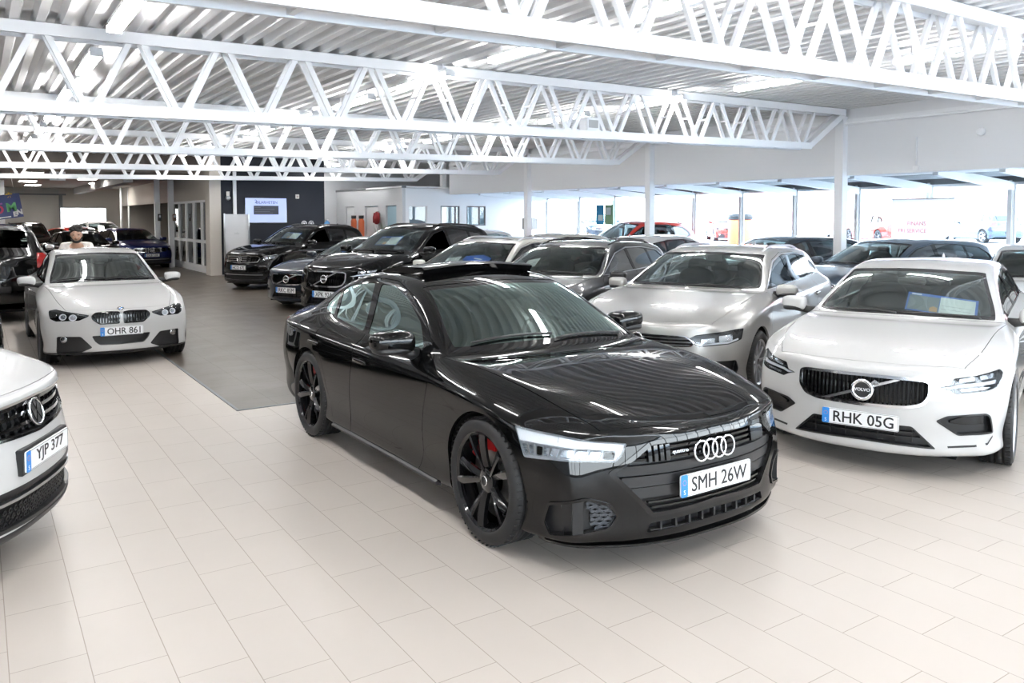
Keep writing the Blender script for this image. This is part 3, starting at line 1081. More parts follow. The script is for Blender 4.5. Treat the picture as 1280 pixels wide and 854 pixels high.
def make_wheel(car, d, side, R=0.34, rim=0.24, w=0.235, style='five_twin', m_rim=None, caliper=None, face=None, cap='plain', lod=1, rot=0.0):
    """wheel sub-tree: tyre > rim > spokes are one casting, brake disc, caliper, centre cap"""
    m_rim = m_rim or M_SILVER
    hw = face if face else car.side_y(d, R * 0.5) - 0.02
    yc = hw - w / 2
    t = tyre_mesh(R, w, rim).mesh('wheel')
    o = link_mesh('wheel', t, M_RUBBER, car.root, car.loc((d, yc * side, R)))
    if side < 0: o.rotation_euler = (0, 0, math.pi)
    h = w / 2
    mb = MB()
    mb.lathe([(rim - 0.004, -h + 0.03), (rim - 0.015, -h + 0.035), (rim - 0.02, 0), (rim - 0.016, h - 0.05), (rim - 0.012, h - 0.022), (rim + 0.004, h - 0.010), (rim + 0.006, h - 0.016)], 56)
    yf = h - 0.035; dish = 0.018
    R1 = rim - 0.012
    if style == 'five_y':
        for k in range(5):
            a = 2 * math.pi * k / 5 + rot
            spoke(mb, a - 0.16, a - 0.235, 0.05, R1, 0.034, 0.050, yf - 0.014, dish + 0.014, 0.032, 0, 0.012)
            spoke(mb, a + 0.16, a + 0.235, 0.05, R1, 0.034, 0.050, yf - 0.014, dish + 0.014, 0.032, 0, -0.010)
    elif style == 'five_twin':
        for k in range(5):
            a = 2 * math.pi * k / 5 + rot
            for s in (-1, 1):
                spoke(mb, a + s * 0.2, a + s * 0.16, 0.05, R1, 0.036, 0.032, yf - 0.01, dish, 0.03)
    elif style == 'ten':
        for k in range(10):
            a = 2 * math.pi * k / 10 + rot
            spoke(mb, a, a, 0.05, R1, 0.034, 0.026, yf - 0.01, dish, 0.03)
    else:
        for k in range(5):
            a = 2 * math.pi * k / 5 + rot
            spoke(mb, a, a, 0.05, R1, 0.075, 0.06, yf - 0.01, dish, 0.03)
    mb.lathe([(0.0, yf + 0.002), (0.05, yf + 0.002), (0.07, yf - 0.008), (0.075, yf - 0.045), (0.0, yf - 0.045)], 32)
    rimo = mb.build('rim', m_rim, o, bevel=0.0, auto=0.6)
    b = MB()
    b.lathe([(0.03, yf + 0.0025), (0.030, yf + 0.006), (0.026, yf + 0.0075)], 24, 'Y', 1)
    b.lathe([(0.026, yf + 0.0075), (0.024, yf + 0.006), (0.0, yf + 0.006)], 24, 'Y', 0)
    b.build('centre_cap', [M_TRIM, M_CHROME if cap == 'chrome' else M_TRIM], o)
    dm = MB()
    dm.lathe([(0.08, -0.01), (0.08, 0.02), (rim - 0.055, 0.02), (rim - 0.055, 0.0), (0.08, -0.01)], 40)
    dm.build('brake_disc', M_DISC, o)
    if caliper:
        c = MB()
        a0 = math.radians(62 if side < 0 else 118); rr0, rr1 = rim - 0.110, rim - 0.026
        secs = []
        for i in range(7):
            a = a0 + (i / 6 - 0.5) * math.radians(72)
            pts = []
            for r, y in ((rr0, 0.0), (rr0, h - 0.088), (rr1 - 0.01, h - 0.084), (rr1, h - 0.09), (rr1, 0.0)):
                pts.append((r * math.cos(a), y, r * math.sin(a)))
            secs.append(pts)
        loft(c, secs)
        c.build('brake_caliper', caliper, o)
    bb = MB()
    bb.lathe([(rim - 0.02, -h + 0.04), (0.0, -h + 0.04)], 32)
    bb.build('backing_plate', M_LINER, o)
    return o


def superq_obj(car, name, c, s, mats, parent=None, e1=0.5, e2=0.5, M=None, n=12, m=20, taper=None):
    mb = MB()
    p = car.loc(c)
    mb.superq((0, 0, 0), s, e1, e2, n, m, 0, M, taper)
    return mb.build(name, mats, parent or car.root, loc=p)


PLATE_FONT_H = 0.098


def number_plate(car, txt, d, z, tilt=0.0, w=0.52, h=0.11, y=0.0, name='number_plate', holder=None, yaw=0.0):
    """white plate with a blue country band and black characters, a child of the car"""
    M = Matrix.Translation(car.loc((d, y, z))) @ Matrix.Rotation(yaw, 4, 'Z') @ Matrix.Rotation(-tilt, 4, 'Y') @ frame((0, 0, 0), (0, 1, 0), (0, 0, 1), (1, 0, 0))
    def rr(x0, x1, y0, y1, r): return round_poly([(x0, y0), (x1, y0), (x1, y1), (x0, y1)], r, 3)
    b = MB()
    b.prism(rr(-w / 2, w / 2, -h / 2, h / 2, 0.012), M, 0.010, 0)
    b.prism(rr(-w / 2, -w / 2 + 0.050, -h / 2, h / 2, 0.01), M @ Matrix.Translation((0, 0, 0.0012)), 0.002, 1)
    for i in range(12):
        a = i * math.pi / 6
        b.prism([(-w / 2 + 0.025 + 0.013 * math.cos(a) + 0.0022 * math.cos(t), 0.018 + 0.013 * math.sin(a) + 0.0022 * math.sin(t)) for t in (0, 1.57, 3.14, 4.71)], M @ Matrix.Translation((0, 0, 0.0018)), 0.001, 3)
    mesh_into(b, text_mesh('S', 0.034, 0.0004), M @ Matrix.Translation((-w / 2 + 0.025, -0.034, 0.0016)), 0)
    tm = text_mesh(txt, PLATE_FONT_H, 0.0006, sx=0.84)
    xs = [v.co.x for v in tm.vertices]; ys = [v.co.y for v in tm.vertices]
    sc = min((w - 0.115) / (max(xs) - min(xs)), 1.3)
    for v in tm.vertices:
        v.co.x = (v.co.x - (max(xs) + min(xs)) / 2) * sc
        v.co.y = (v.co.y - (max(ys) + min(ys)) / 2) * 0.078 / (max(ys) - min(ys))
    for k, (ox, oy) in enumerate(((-0.0014, 0), (0.0014, 0), (0, 0.0010), (0, -0.0010))):   # heavier strokes
        mesh_into(b, tm, M @ Matrix.Translation((0.022 + ox, oy, 0.0012 + k * 0.00005)), 2)
    for q in range(4):   # thin black rim line
        x0, x1, y0, y1 = [(-w / 2 + .004, w / 2 - .004, h / 2 - .006, h / 2 - .004), (-w / 2 + .004, w / 2 - .004, -h / 2 + .004, -h / 2 + .006), (-w / 2 + .004, -w / 2 + .006, -h / 2 + .004, h / 2 - .004), (w / 2 - .006, w / 2 - .004, -h / 2 + .004, h / 2 - .004)][q]
        b.prism([(x0, y0), (x1, y0), (x1, y1), (x0, y1)], M @ Matrix.Translation((0, 0, 0.0009)), 0.002, 2)
    o = b.build(name, [M_PLATE, M_PLATEBLUE, M_PLATEBLACK, M_AMBER], car.root)
    return o


def mirrors(car, d, y, z, s=(0.085, 0.115, 0.075), m_shell=None, m_low=None, foot=None):
    out = []
    fd = foot[0] if foot else d - 0.02
    fz = foot[1] if foot else z - 0.10
    for sg in (1, -1):
        mb = MB()
        def tp(x, yy, zz, sg=sg):
            k = 1 - 0.22 * (yy * sg + 1) / 2
            return (x * (0.9 if x < 0 else 1.0) * k, yy, zz * k + 0.08 * yy * sg)
        mb.superq((0, 0, 0), s, 0.62, 0.55, 18, 28, 0, None, tp)
        o = mb.build('door_mirror', [m_shell], car.root, loc=car.loc((d, y * sg, z)))
        b = MB()
        y0 = car.side_y(fd, fz)
        p0 = Vector((d - fd, (y0 - 0.02 - y) * sg, fz - z)); p1 = Vector((0.0, -0.02 * sg, -s[2] * 0.55))
        b.tube([p0, p0 * 0.6 + p1 * 0.4, p1], [0.05, 0.036, 0.04], 12)
        b.superq((0.005, 0, -s[2] * 0.62), (s[0] * 0.86, s[1] * 0.86, s[2] * 0.36), 0.6, 0.55, 10, 20)
        b.build('mirror_foot', m_low or M_TRIM, o)
        g = MB()
        g.superq((-s[0] * 0.83, 0, 0.0), (0.006, s[1] * 0.78, s[2] * 0.70), 0.6, 0.5, 10, 20)
        g.build('mirror_glass', M_CHROME, o)
        out.append(o)
    return out


def door_handle(car, d, z, m, lx=0.115, parent=None):
    for sg in (1, -1):
        y = car.side_y(d, z)
        mb = MB()
        mb.superq((0, 0.014 * sg, 0), (lx, 0.013, 0.016), 0.6, 0.35, 8, 20)
        mb.superq((0, -0.004 * sg, -0.004), (lx * 0.55, 0.012, 0.026), 0.6, 0.5, 8, 16, 1)
        mb.build('door_handle', [m, M_SEAM], car.root, loc=car.loc((d, y * sg, z)))


def interior(car, dcowl, zdash, drow, zroof, wid=0.60, lod=1, rear=True, floor_z=0.28):
    b = MB()
    L = car.L
    x0, x1 = -L / 2 + 0.45, L / 2 - dcowl + 0.15
    b.box(x0, x1, -0.80, 0.80, floor_z - 0.02, floor_z)
    b.build('cabin_floor', M_INT, car.root)
    d = MB()
    prof = []
    n = 14
    secs = []
    for i in range(n + 1):
        y = -0.70 + 1.40 * i / n
        hump = 0.045 * math.exp(-((y - 0.37) / 0.2) ** 2)
        bow = 0.10 * (y / 0.7) ** 2
        secs.append([(L / 2 - dcowl - bow + 0.02, y, zdash - 0.02), (L / 2 - dcowl - 0.22, y, zdash + 0.01 + hump * 0.5), (L / 2 - dcowl - 0.42, y, zdash + hump), (L / 2 - dcowl - 0.52, y, zdash - 0.05 + hump * 0.4), (L / 2 - dcowl - 0.50, y, zdash - 0.30), (L / 2 - dcowl - 0.2, y, zdash - 0.4)])
    loft(d, secs)
    d.build('dashboard', M_INT, car.root, auto=0.9)
    sw = MB()
    M = Matrix.Translation((L / 2 - dcowl - 0.68, 0.37, zdash - 0.02)) @ Matrix.Rotation(math.radians(-25), 4, 'Y')
    pts = [M @ Vector((0, 0.18 * math.cos(a), 0.18 * math.sin(a))) for a in [2 * math.pi * k / 28 for k in range(28)]]
    sw.tube(pts, 0.015, 8, closed=True)
    for a in (math.pi * 0.0, math.pi, -math.pi / 2):
        sw.bar(M @ Vector((0, 0.05 * math.cos(a), 0.05 * math.sin(a))), M @ Vector((0, 0.175 * math.cos(a), 0.175 * math.sin(a))), 0.03, 0.02)
    sw.superq((0, 0, 0), (0.03, 0.075, 0.06), 0.6, 0.6, 8, 16, 0, M)
    sw.build('steering_wheel', M_TRIM, car.root)
    rows = [(drow, 0.37)]
    for sy in (1, -1):
        s = MB()
        xx = L / 2 - drow; zz = floor_z
        s.superq((xx, 0.37 * sy, zz + 0.22), (0.27, 0.25, 0.12), 0.45, 0.35)
        Mb = Matrix.Translation((xx - 0.27, 0.37 * sy, zz + 0.56)) @ Matrix.Rotation(math.radians(-18), 4, 'Y')
        s.superq((0, 0, 0), (0.085, 0.24, 0.36), 0.45, 0.5, 14, 24, 0, Mb)
        Mh = Matrix.Translation((xx - 0.40, 0.37 * sy, min(zz + 0.98, zroof - 0.22))) @ Matrix.Rotation(math.radians(-14), 4, 'Y')
        s.superq((0, 0, 0), (0.055, 0.13, 0.10), 0.5, 0.5, 12, 20, 0, Mh)
        s.build('front_seat', M_SEAT, car.root)
    if rear:
        s = MB(); xx = L / 2 - drow - 0.90; zz = floor_z
        s.superq((xx, 0, zz + 0.22), (0.27, 0.62, 0.12), 0.45, 0.3)
        Mb = Matrix.Translation((xx - 0.27, 0, zz + 0.52)) @ Matrix.Rotation(math.radians(-20), 4, 'Y')
        s.superq((0, 0, 0), (0.08, 0.62, 0.32), 0.45, 0.3, 14, 24, 0, Mb)
        for sy in (-0.38, 0, 0.38):
            s.superq((xx - 0.40, sy, min(zz + 0.88, zroof - 0.26)), (0.05, 0.12, 0.075), 0.5, 0.5, 10, 16)
        s.build('rear_seat', M_SEAT, car.root)
    # inside mirror
    im = MB()
    im.superq((L / 2 - dcowl - 0.62, 0, zroof - 0.14), (0.02, 0.12, 0.035), 0.5, 0.5, 8, 16)
    im.build('rear_view_mirror', M_TRIM, car.root)


def car_common(car, m_paint, glass_side=None, m_trim=None, chrome_line=False):
    """glass, arches, doors, hood: everything that all the cars share"""
    sp = car.sp; pool = car.pool; z = car.z
    kw, kt, kr, krb = sp['kws'], sp['kwt'], sp['krt'], sp['krb']
    m_trim = m_trim or M_GLOSSBLACK
    glass_side = glass_side or M_GLASSMID
    # ---- wheel arches
    liner = MB(); lip = MB()
    for (da, R, Rl) in ((sp['ax'][0], sp['arch'][0], 0), (sp['ax'][1], sp['arch'][1], 0)):
        zc = sp['wheel']['R'] + sp.get('arch_up', 0.01)
        fn = lambda s, da=da, R=R, zc=zc: np.where(s.P[:, 1] > 0.45, np.hypot(s.P[:, 0] - da, s.P[:, 2] - zc) - R, 1.0)
        for zn in (2, 1, 3):
            gone = car.cut(zn, fn, min(car.h, 0.02))
            if zn == 2:
                es = edges_of(gone)
                ids = sorted({i for e in es for i in e if abs(math.hypot(pool.P[i, 0] - da, pool.P[i, 2] - zc) - R) < 0.004}, key=lambda i: math.atan2(pool.P[i, 2] - zc, pool.P[i, 0] - da))
                ids = [i for i in ids if math.atan2(pool.P[i, 2] - zc, pool.P[i, 0] - da) > -1.5]
                ids.sort(key=lambda i: -math.atan2(pool.P[i, 2] - zc, pool.P[i, 0] - da) % (2 * math.pi))
                ids.sort(key=lambda i: ((math.atan2(pool.P[i, 2] - zc, pool.P[i, 0] - da) + math.pi / 2) % (2 * math.pi)))
                ring = [pool.P[i] for i in ids]
                for s in (1, -1):
                    A_ = [car.loc((p[0], p[1] * s, p[2])) for p in ring]
                    B_ = [car.loc((da + (p[0] - da) * 0.985, (p[1] - 0.022) * s, zc + (p[2] - zc) * 0.985)) for p in ring]
                    C_ = [car.loc((da + (p[0] - da) * 0.995, (p[1] - 0.03) * s, zc + (p[2] - zc) * 0.995)) for p in ring]
                    D_ = [car.loc((da + (p[0] - da) * 0.995, (p[1] - 0.34) * s, zc + (p[2] - zc) * 0.995)) for p in ring]
                    n = len(ring)
                    lip.add(A_ + B_, [(i, i + 1, n + i + 1, n + i) for i in range(n - 1)], 0, True)
                    liner.add(C_ + D_, [(i, i + 1, n + i + 1, n + i) for i in range(n - 1)], 0, True)
                    ctr = car.loc((da, (max(p[1] for p in ring) - 0.34) * s, zc))
                    liner.add([ctr] + D_, [(0, i + 1, i + 2) for i in range(n - 1)], 0, False)
    car.lip = lip
    liner.build('wheel_arch_liner', M_LINER, car.root)
    # ---- windscreen, rear window
    cmax = sp.get('ws_c', 2.93)
    def ck(c1, k0, k1):
        return lambda s: np.maximum(np.maximum((s.A[:, 0] - c1) * 0.25, (k0 - s.A[:, 1]) * 0.4), (s.A[:, 1] - k1) * 0.4)
    band = [f for f in z[0]]
    ws = car.cut(0, ck(cmax, kw + 0.04, kt - 0.04))
    gl, frit = car.sub(ws, ck(cmax - 0.16, kw + 0.24, kt - 0.20))
    car.emit('windscreen', gl, sp.get('m_ws', M_GLASS), off=-0.003, skirt=False)
    car.emit('windscreen_border', frit, M_GLOSSBLACK, off=-0.003, skirt=False)
    rw = car.cut(0, ck(sp.get('rw_c', 2.85), kr + sp.get('rw_k0', 0.08), krb - sp.get('rw_k1', 0.10)))
    gl, frit = car.sub(rw, ck(sp.get('rw_c', 2.85) - 0.25, kr + sp.get('rw_k0', 0.08) + 0.15, krb - sp.get('rw_k1', 0.10) - 0.15))
    car.emit('rear_window', gl, sp.get('m_rw', glass_side), off=-0.003, skirt=False)
    car.emit('rear_window_border', frit, M_GLOSSBLACK, off=-0.003, skirt=False)
    # ---- side windows
    hi = lambda s: np.where(s.A[:, 0] < 2.6, 1.0, 0.0)
    dlo = round_poly(sp['dlo'], 0.035)
    fn = lambda s: np.maximum(sdf_poly(s.P[:, 0], s.P[:, 2], dlo), (3.06 - s.A[:, 0]) * 0.2)
    piece = car.cut(0, fn)
    for w, nm in zip(sp['wins'], ['front_side_window', 'rear_side_window', 'quarter_window']):
        wp = round_poly(w, 0.03)
        fw = lambda s, wp=wp: sdf_poly(s.P[:, 0], s.P[:, 2], wp)
        g, piece = car.sub(piece, fw)
        car.emit(nm, g, glass_side if nm != 'front_side_window' else sp.get('m_fw', glass_side), side='pair', off=-0.004, skirt=False)
    if sp.get('chrome'):
        inn = grow_poly(sp['dlo'], -0.014); innr = round_poly(inn, 0.03)
        piece, ring = car.sub(piece, lambda s: sdf_poly(s.P[:, 0], s.P[:, 2], innr))
        car.emit('window_trim', ring, sp['chrome'], side='pair', off=0.003)
    car.emit('window_surround', piece, m_trim, side='pair', off=0.0, skirt=False)
    # ---- hood
    if sp.get('hood'):
        hp = sp['hood']
        fn = lambda s: np.maximum(np.maximum((s.A[:, 0] - hp[0]) * 0.12, (hp[1] - s.A[:, 1]) * 0.2), (s.A[:, 1] - hp[2]) * 0.25)
        hood = car.cut(0, fn)
        gp = lambda s: fn(s) + 0.0045
        ins, seam = car.sub(hood, gp, 0.02)
        car.emit('hood', ins, m_paint, lip=0.012)
        car.emit('hood_gap', seam, M_SEAM, off=-0.008, skirt=False)
    # ---- doors
    for nm, poly in zip(['front_door', 'rear_door'], sp.get('doors', [])):
        dp = round_poly(poly, 0.05)
        fn = lambda s, dp=dp: np.where(s.P[:, 1] > 0.4, sdf_poly(s.P[:, 0], s.P[:, 2], dp), 1.0)
        ins = []
        seams = []
        for zn in (2, 0):
            p = car.cut(zn, fn)
            a, b = car.sub(p, lambda s: fn(s) + 0.004, 0.02)
            ins += a; seams += b
        car.emit(nm, ins, m_paint, side='pair', lip=0.01)
        car.emit('door_gap', seams, M_SEAM, side='pair', off=-0.006, skirt=False)


def finish_body(car, m_paint, name='body', floor=True):
    faces = car.z[0] + car.z[1] + car.z[2] + car.z[3]
    outs = car.emit(name, faces, m_paint)
    # arch lips belong to the painted body
    car.lip.build('arch_edge', car.sp.get('m_arch', m_paint), car.root)
    sp = car.sp
    b = MB(); L = car.L
    b.box(L / 2 - sp['ax'][0] + 0.40, L / 2 - 0.18, -0.60, 0.60, 0.16, 0.18)
    b.box(-L / 2 + 0.2, L / 2 - sp['ax'][1] - 0.40, -0.60, 0.60, 0.20, 0.22)
    b.box(L / 2 - sp['ax'][1] + 0.40, L / 2 - sp['ax'][0] - 0.40, -0.80, 0.80, 0.17, 0.19)
    b.box(-L / 2 + 0.2, L / 2 - 0.2, -0.45, 0.45, 0.20, 0.24)
    b.build('underbody', M_LINER, car.root)
    return outs[0]


def car_wheels(car, **kw):
    w = car.sp['wheel']
    for i, d in enumerate(car.sp['ax']):
        for s in (1, -1):
            face = car.sp['track'][i]
            kk = dict(R=w['R'], rim=w['rim'], w=w.get('w', 0.235), face=face)
            kk.update(kw)
            make_wheel(car, d, s, **kk)

# ------------------------------------------------------------------ car shapes (metres from the nose, out from the middle, up from the floor)
ESTATE = dict(L=4.761, lod=3, h=0.013, kws=5, kwt=7, krt=10, krb=12, ax=(0.87, 3.742), arch=(0.375, 0.375), arch_up=0.01,
    wheel=dict(R=0.345, rim=0.245, w=0.235), track=(0.925, 0.925),
    st=[
        (0.060, 0.800, 0.120, 0.46, 0.800, 0.22, 0.66, 0.785, 0.36, 0.775, 0.765, 0.835, 0.165),
        (0.280, 0.865, 0.320, 0.50, 0.865, 0.42, 0.72, 0.845, 0.55, 0.865, 0.800, 0.895, 0.165),
        (0.550, 0.915, 0.580, 0.53, 0.915, 0.65, 0.76, 0.900, 0.74, 0.900, 0.835, 0.920, 0.17),
        (0.870, 0.955, 0.900, 0.57, 0.955, 0.95, 0.78, 0.940, 0.97, 0.905, 0.860, 0.925, 0.18),
        (1.150, 0.985, 1.200, 0.63, 0.980, 1.26, 0.80, 0.960, 1.26, 0.900, 0.880, 0.920, 0.18),
        (1.360, 1.005, 1.520, 0.74, 0.985, 1.58, 0.815, 0.965, 1.58, 0.885, 0.895, 0.915, 0.18),
        (1.760, 1.205, 1.920, 0.67, 1.165, 2.00, 0.805, 0.975, 1.98, 0.880, 0.900, 0.912, 0.18),
        (2.180, 1.375, 2.320, 0.590, 1.340, 2.42, 0.795, 0.985, 2.42, 0.880, 0.905, 0.914, 0.18),
        (2.700, 1.432, 2.750, 0.570, 1.395, 2.80, 0.790, 0.995, 2.80, 0.880, 0.910, 0.918, 0.18),
        (3.300, 1.425, 3.300, 0.565, 1.390, 3.30, 0.785, 1.010, 3.30, 0.885, 0.920, 0.922, 0.18),
        (4.150, 1.385, 4.150, 0.550, 1.345, 4.10, 0.770, 1.030, 4.08, 0.885, 0.935, 0.925, 0.19),
        (4.400, 1.240, 4.380, 0.580, 1.210, 4.36, 0.755, 1.030, 4.30, 0.870, 0.940, 0.920, 0.20),
        (4.580, 1.060, 4.550, 0.600, 1.050, 4.48, 0.740, 1.010, 4.44, 0.850, 0.945, 0.900, 0.22),
        (4.660, 1.000, 4.630, 0.600, 0.990, 4.55, 0.720, 0.970, 4.52, 0.820, 0.935, 0.870, 0.24),
        (4.710, 0.950, 4.680, 0.580, 0.940, 4.62, 0.680, 0.930, 4.58, 0.780, 0.910, 0.830, 0.26)],
    nose=[(0.735, 0.020), (0.60, 0.000), (0.45, 0.000), (0.30, 0.010), (0.19, 0.020), (0.15, 0.11)],
    nose_corner=[-0.01, -0.03, -0.05, -0.06, -0.05, 0.02],
    tail=[(0.88, 4.73), (0.76, 4.745), (0.60, 4.761), (0.45, 4.75), (0.32, 4.71), (0.27, 4.60)],
    tail_corner=[0.01, 0.02, 0.05, 0.03, -0.02, -0.08],
    dlo=[(1.62, 0.993), (1.95, 1.13), (2.30, 1.275), (2.75, 1.345), (3.40, 1.335), (4.0, 1.275), (4.22, 1.16), (4.24, 1.08), (4.1, 1.045), (3.0, 1.012)],
    wins=[[(1.84, 1.015), (2.02, 1.13), (2.33, 1.262), (2.68, 1.325), (2.74, 1.022)],
          [(2.82, 1.025), (2.78, 1.328), (3.3, 1.32), (3.50, 1.300), (3.55, 1.040)],
          [(3.62, 1.045), (3.58, 1.295), (3.95, 1.258), (4.15, 1.150), (4.16, 1.085), (4.05, 1.060)]],
    doors=[[(1.36, 0.30), (1.31, 0.60), (1.34, 0.80), (1.45, 0.93), (1.62, 0.98), (1.95, 1.15), (2.30, 1.29), (2.72, 1.360), (2.78, 1.360), (2.80, 1.0), (2.80, 0.25), (1.42, 0.24)],
           [(2.80, 0.25), (2.80, 1.0), (2.78, 1.36), (3.35, 1.35), (3.58, 1.315), (3.63, 1.0), (3.50, 0.80), (3.30, 0.55), (3.22, 0.25)]],
    hood=(4.8, 0.10, 4.93), chrome=None)


def derive(base, L, W, H, wb, fo, R=None, rim=None, **kw):
    """the same body type in another size"""
    s = dict(base)
    sx, sy, sz = L / base['L'], W / 1.85, H / 1.432
    s['scale'] = (sx, sy, sz)
    s['ax'] = (fo / sx, (fo + wb) / sx)
    s['wheel'] = dict(base['wheel'])
    if R: s['wheel']['R'] = R; s['arch'] = (R + 0.033, R + 0.033)
    if rim: s['wheel']['rim'] = rim
    s.update(kw)
    return s


V60 = dict(ESTATE, scale=(1.07, 0.99, 1.003), ax=(0.87 / 1.04, 3.742 / 1.02), doors=ESTATE['doors'])
_st = list(ESTATE['st'])
_st[0] = (0.060, 0.755, 0.120, 0.46, 0.755, 0.22, 0.67, 0.745, 0.37, 0.790, 0.735, 0.850, 0.150)
_st[1] = (0.270, 0.825, 0.310, 0.50, 0.828, 0.41, 0.73, 0.812, 0.55, 0.875, 0.775, 0.905, 0.150)
_st[2] = (0.550, 0.890, 0.580, 0.53, 0.892, 0.65, 0.77, 0.878, 0.74, 0.905, 0.820, 0.922, 0.16)
_st[3] = (0.870, 0.940, 0.900, 0.57, 0.942, 0.95, 0.79, 0.928, 0.97, 0.908, 0.850, 0.925, 0.17)
PASSAT = dict(ESTATE, st=_st, scale=(1.01, 1.10, 1.045), ax=(0.90 / 1.0, 3.69 / 1.0), wheel=dict(R=0.335, rim=0.235, w=0.235), arch=(0.37, 0.37),
    nose=[(0.70, 0.016), (0.58, 0.000), (0.44, 0.000), (0.30, 0.010), (0.19, 0.020), (0.15, 0.11)], chrome=M_CHROME)

SALOON = dict(L=4.633, lod=3, h=0.013, kws=5, kwt=7, krt=10, krb=12, ax=(0.775, 3.585), arch=(0.365, 0.365), arch_up=0.01, scale=(1.0, 0.95, 0.985),
    wheel=dict(R=0.335, rim=0.240, w=0.235), track=(0.905, 0.905),
    st=[
        (0.050, 0.715, 0.110, 0.44, 0.715, 0.20, 0.65, 0.715, 0.34, 0.800, 0.712, 0.865, 0.17),
        (0.270, 0.810, 0.310, 0.48, 0.810, 0.40, 0.71, 0.790, 0.52, 0.860, 0.760, 0.900, 0.165),
        (0.520, 0.875, 0.550, 0.51, 0.875, 0.62, 0.75, 0.858, 0.70, 0.885, 0.805, 0.915, 0.17),
        (0.780, 0.922, 0.810, 0.55, 0.922, 0.87, 0.77, 0.906, 0.90, 0.890, 0.832, 0.918, 0.18),
        (1.100, 0.960, 1.150, 0.61, 0.956, 1.22, 0.785, 0.936, 1.22, 0.885, 0.856, 0.912, 0.18),
        (1.350, 0.985, 1.500, 0.72, 0.970, 1.56, 0.795, 0.950, 1.56, 0.870, 0.875, 0.905, 0.18),
        (1.750, 1.200, 1.900, 0.65, 1.160, 1.98, 0.785, 0.960, 1.96, 0.867, 0.880, 0.903, 0.18),
        (2.150, 1.375, 2.280, 0.575, 1.340, 2.38, 0.775, 0.970, 2.38, 0.865, 0.885, 0.905, 0.18),
        (2.600, 1.430, 2.650, 0.55, 1.390, 2.75, 0.770, 0.980, 2.75, 0.865, 0.890, 0.908, 0.18),
        (3.050, 1.415, 3.050, 0.545, 1.375, 3.10, 0.765, 0.985, 3.10, 0.868, 0.895, 0.912, 0.18),
        (3.400, 1.360, 3.400, 0.540, 1.320, 3.45, 0.760, 0.990, 3.45, 0.875, 0.900, 0.915, 0.18),
        (3.750, 1.200, 3.720, 0.550, 1.170, 3.75, 0.745, 0.990, 3.75, 0.875, 0.905, 0.912, 0.19),
        (4.080, 1.060, 4.020, 0.570, 1.050, 4.00, 0.730, 0.985, 4.00, 0.862, 0.910, 0.900, 0.21),
        (4.350, 1.045, 4.300, 0.570, 1.035, 4.27, 0.710, 0.980, 4.27, 0.840, 0.905, 0.880, 0.24),
        (4.550, 1.030, 4.500, 0.520, 1.020, 4.45, 0.660, 0.980, 4.40, 0.780, 0.905, 0.840, 0.26)],
    nose=[(0.67, 0.012), (0.56, 0.000), (0.43, 0.000), (0.30, 0.008), (0.20, 0.014), (0.16, 0.11)],
    nose_corner=[-0.01, -0.03, -0.05, -0.06, -0.05, 0.02],
    tail=[(0.95, 4.58), (0.80, 4.61), (0.62, 4.633), (0.47, 4.62), (0.34, 4.58), (0.28, 4.48)],
    tail_corner=[0.01, 0.02, 0.05, 0.03, -0.02, -0.08],
    dlo=[(1.60, 0.980), (1.95, 1.135), (2.28, 1.275), (2.65, 1.340), (3.05, 1.325), (3.40, 1.250), (3.60, 1.110), (3.58, 1.050), (3.40, 1.015), (2.8, 0.995)],
    wins=[[(1.80, 1.00), (2.0, 1.135), (2.30, 1.258), (2.60, 1.318), (2.66, 1.006)],
          [(2.74, 1.010), (2.70, 1.320), (3.02, 1.306), (3.18, 1.270), (3.25, 1.022)],
          [(3.31, 1.030), (3.26, 1.245), (3.38, 1.205), (3.52, 1.105), (3.52, 1.065)]],
    doors=[[(1.34, 0.30), (1.28, 0.60), (1.32, 0.80), (1.42, 0.91), (1.60, 0.965), (1.95, 1.155), (2.28, 1.29), (2.62, 1.355), (2.70, 1.355), (2.72, 1.0), (2.72, 0.25), (1.40, 0.24)],
           [(2.72, 0.25), (2.72, 1.0), (2.70, 1.355), (3.05, 1.34), (3.30, 1.285), (3.40, 1.0), (3.34, 0.80), (3.15, 0.55), (3.06, 0.25)]],
    hood=(4.8, 0.12, 4.93), chrome=None)

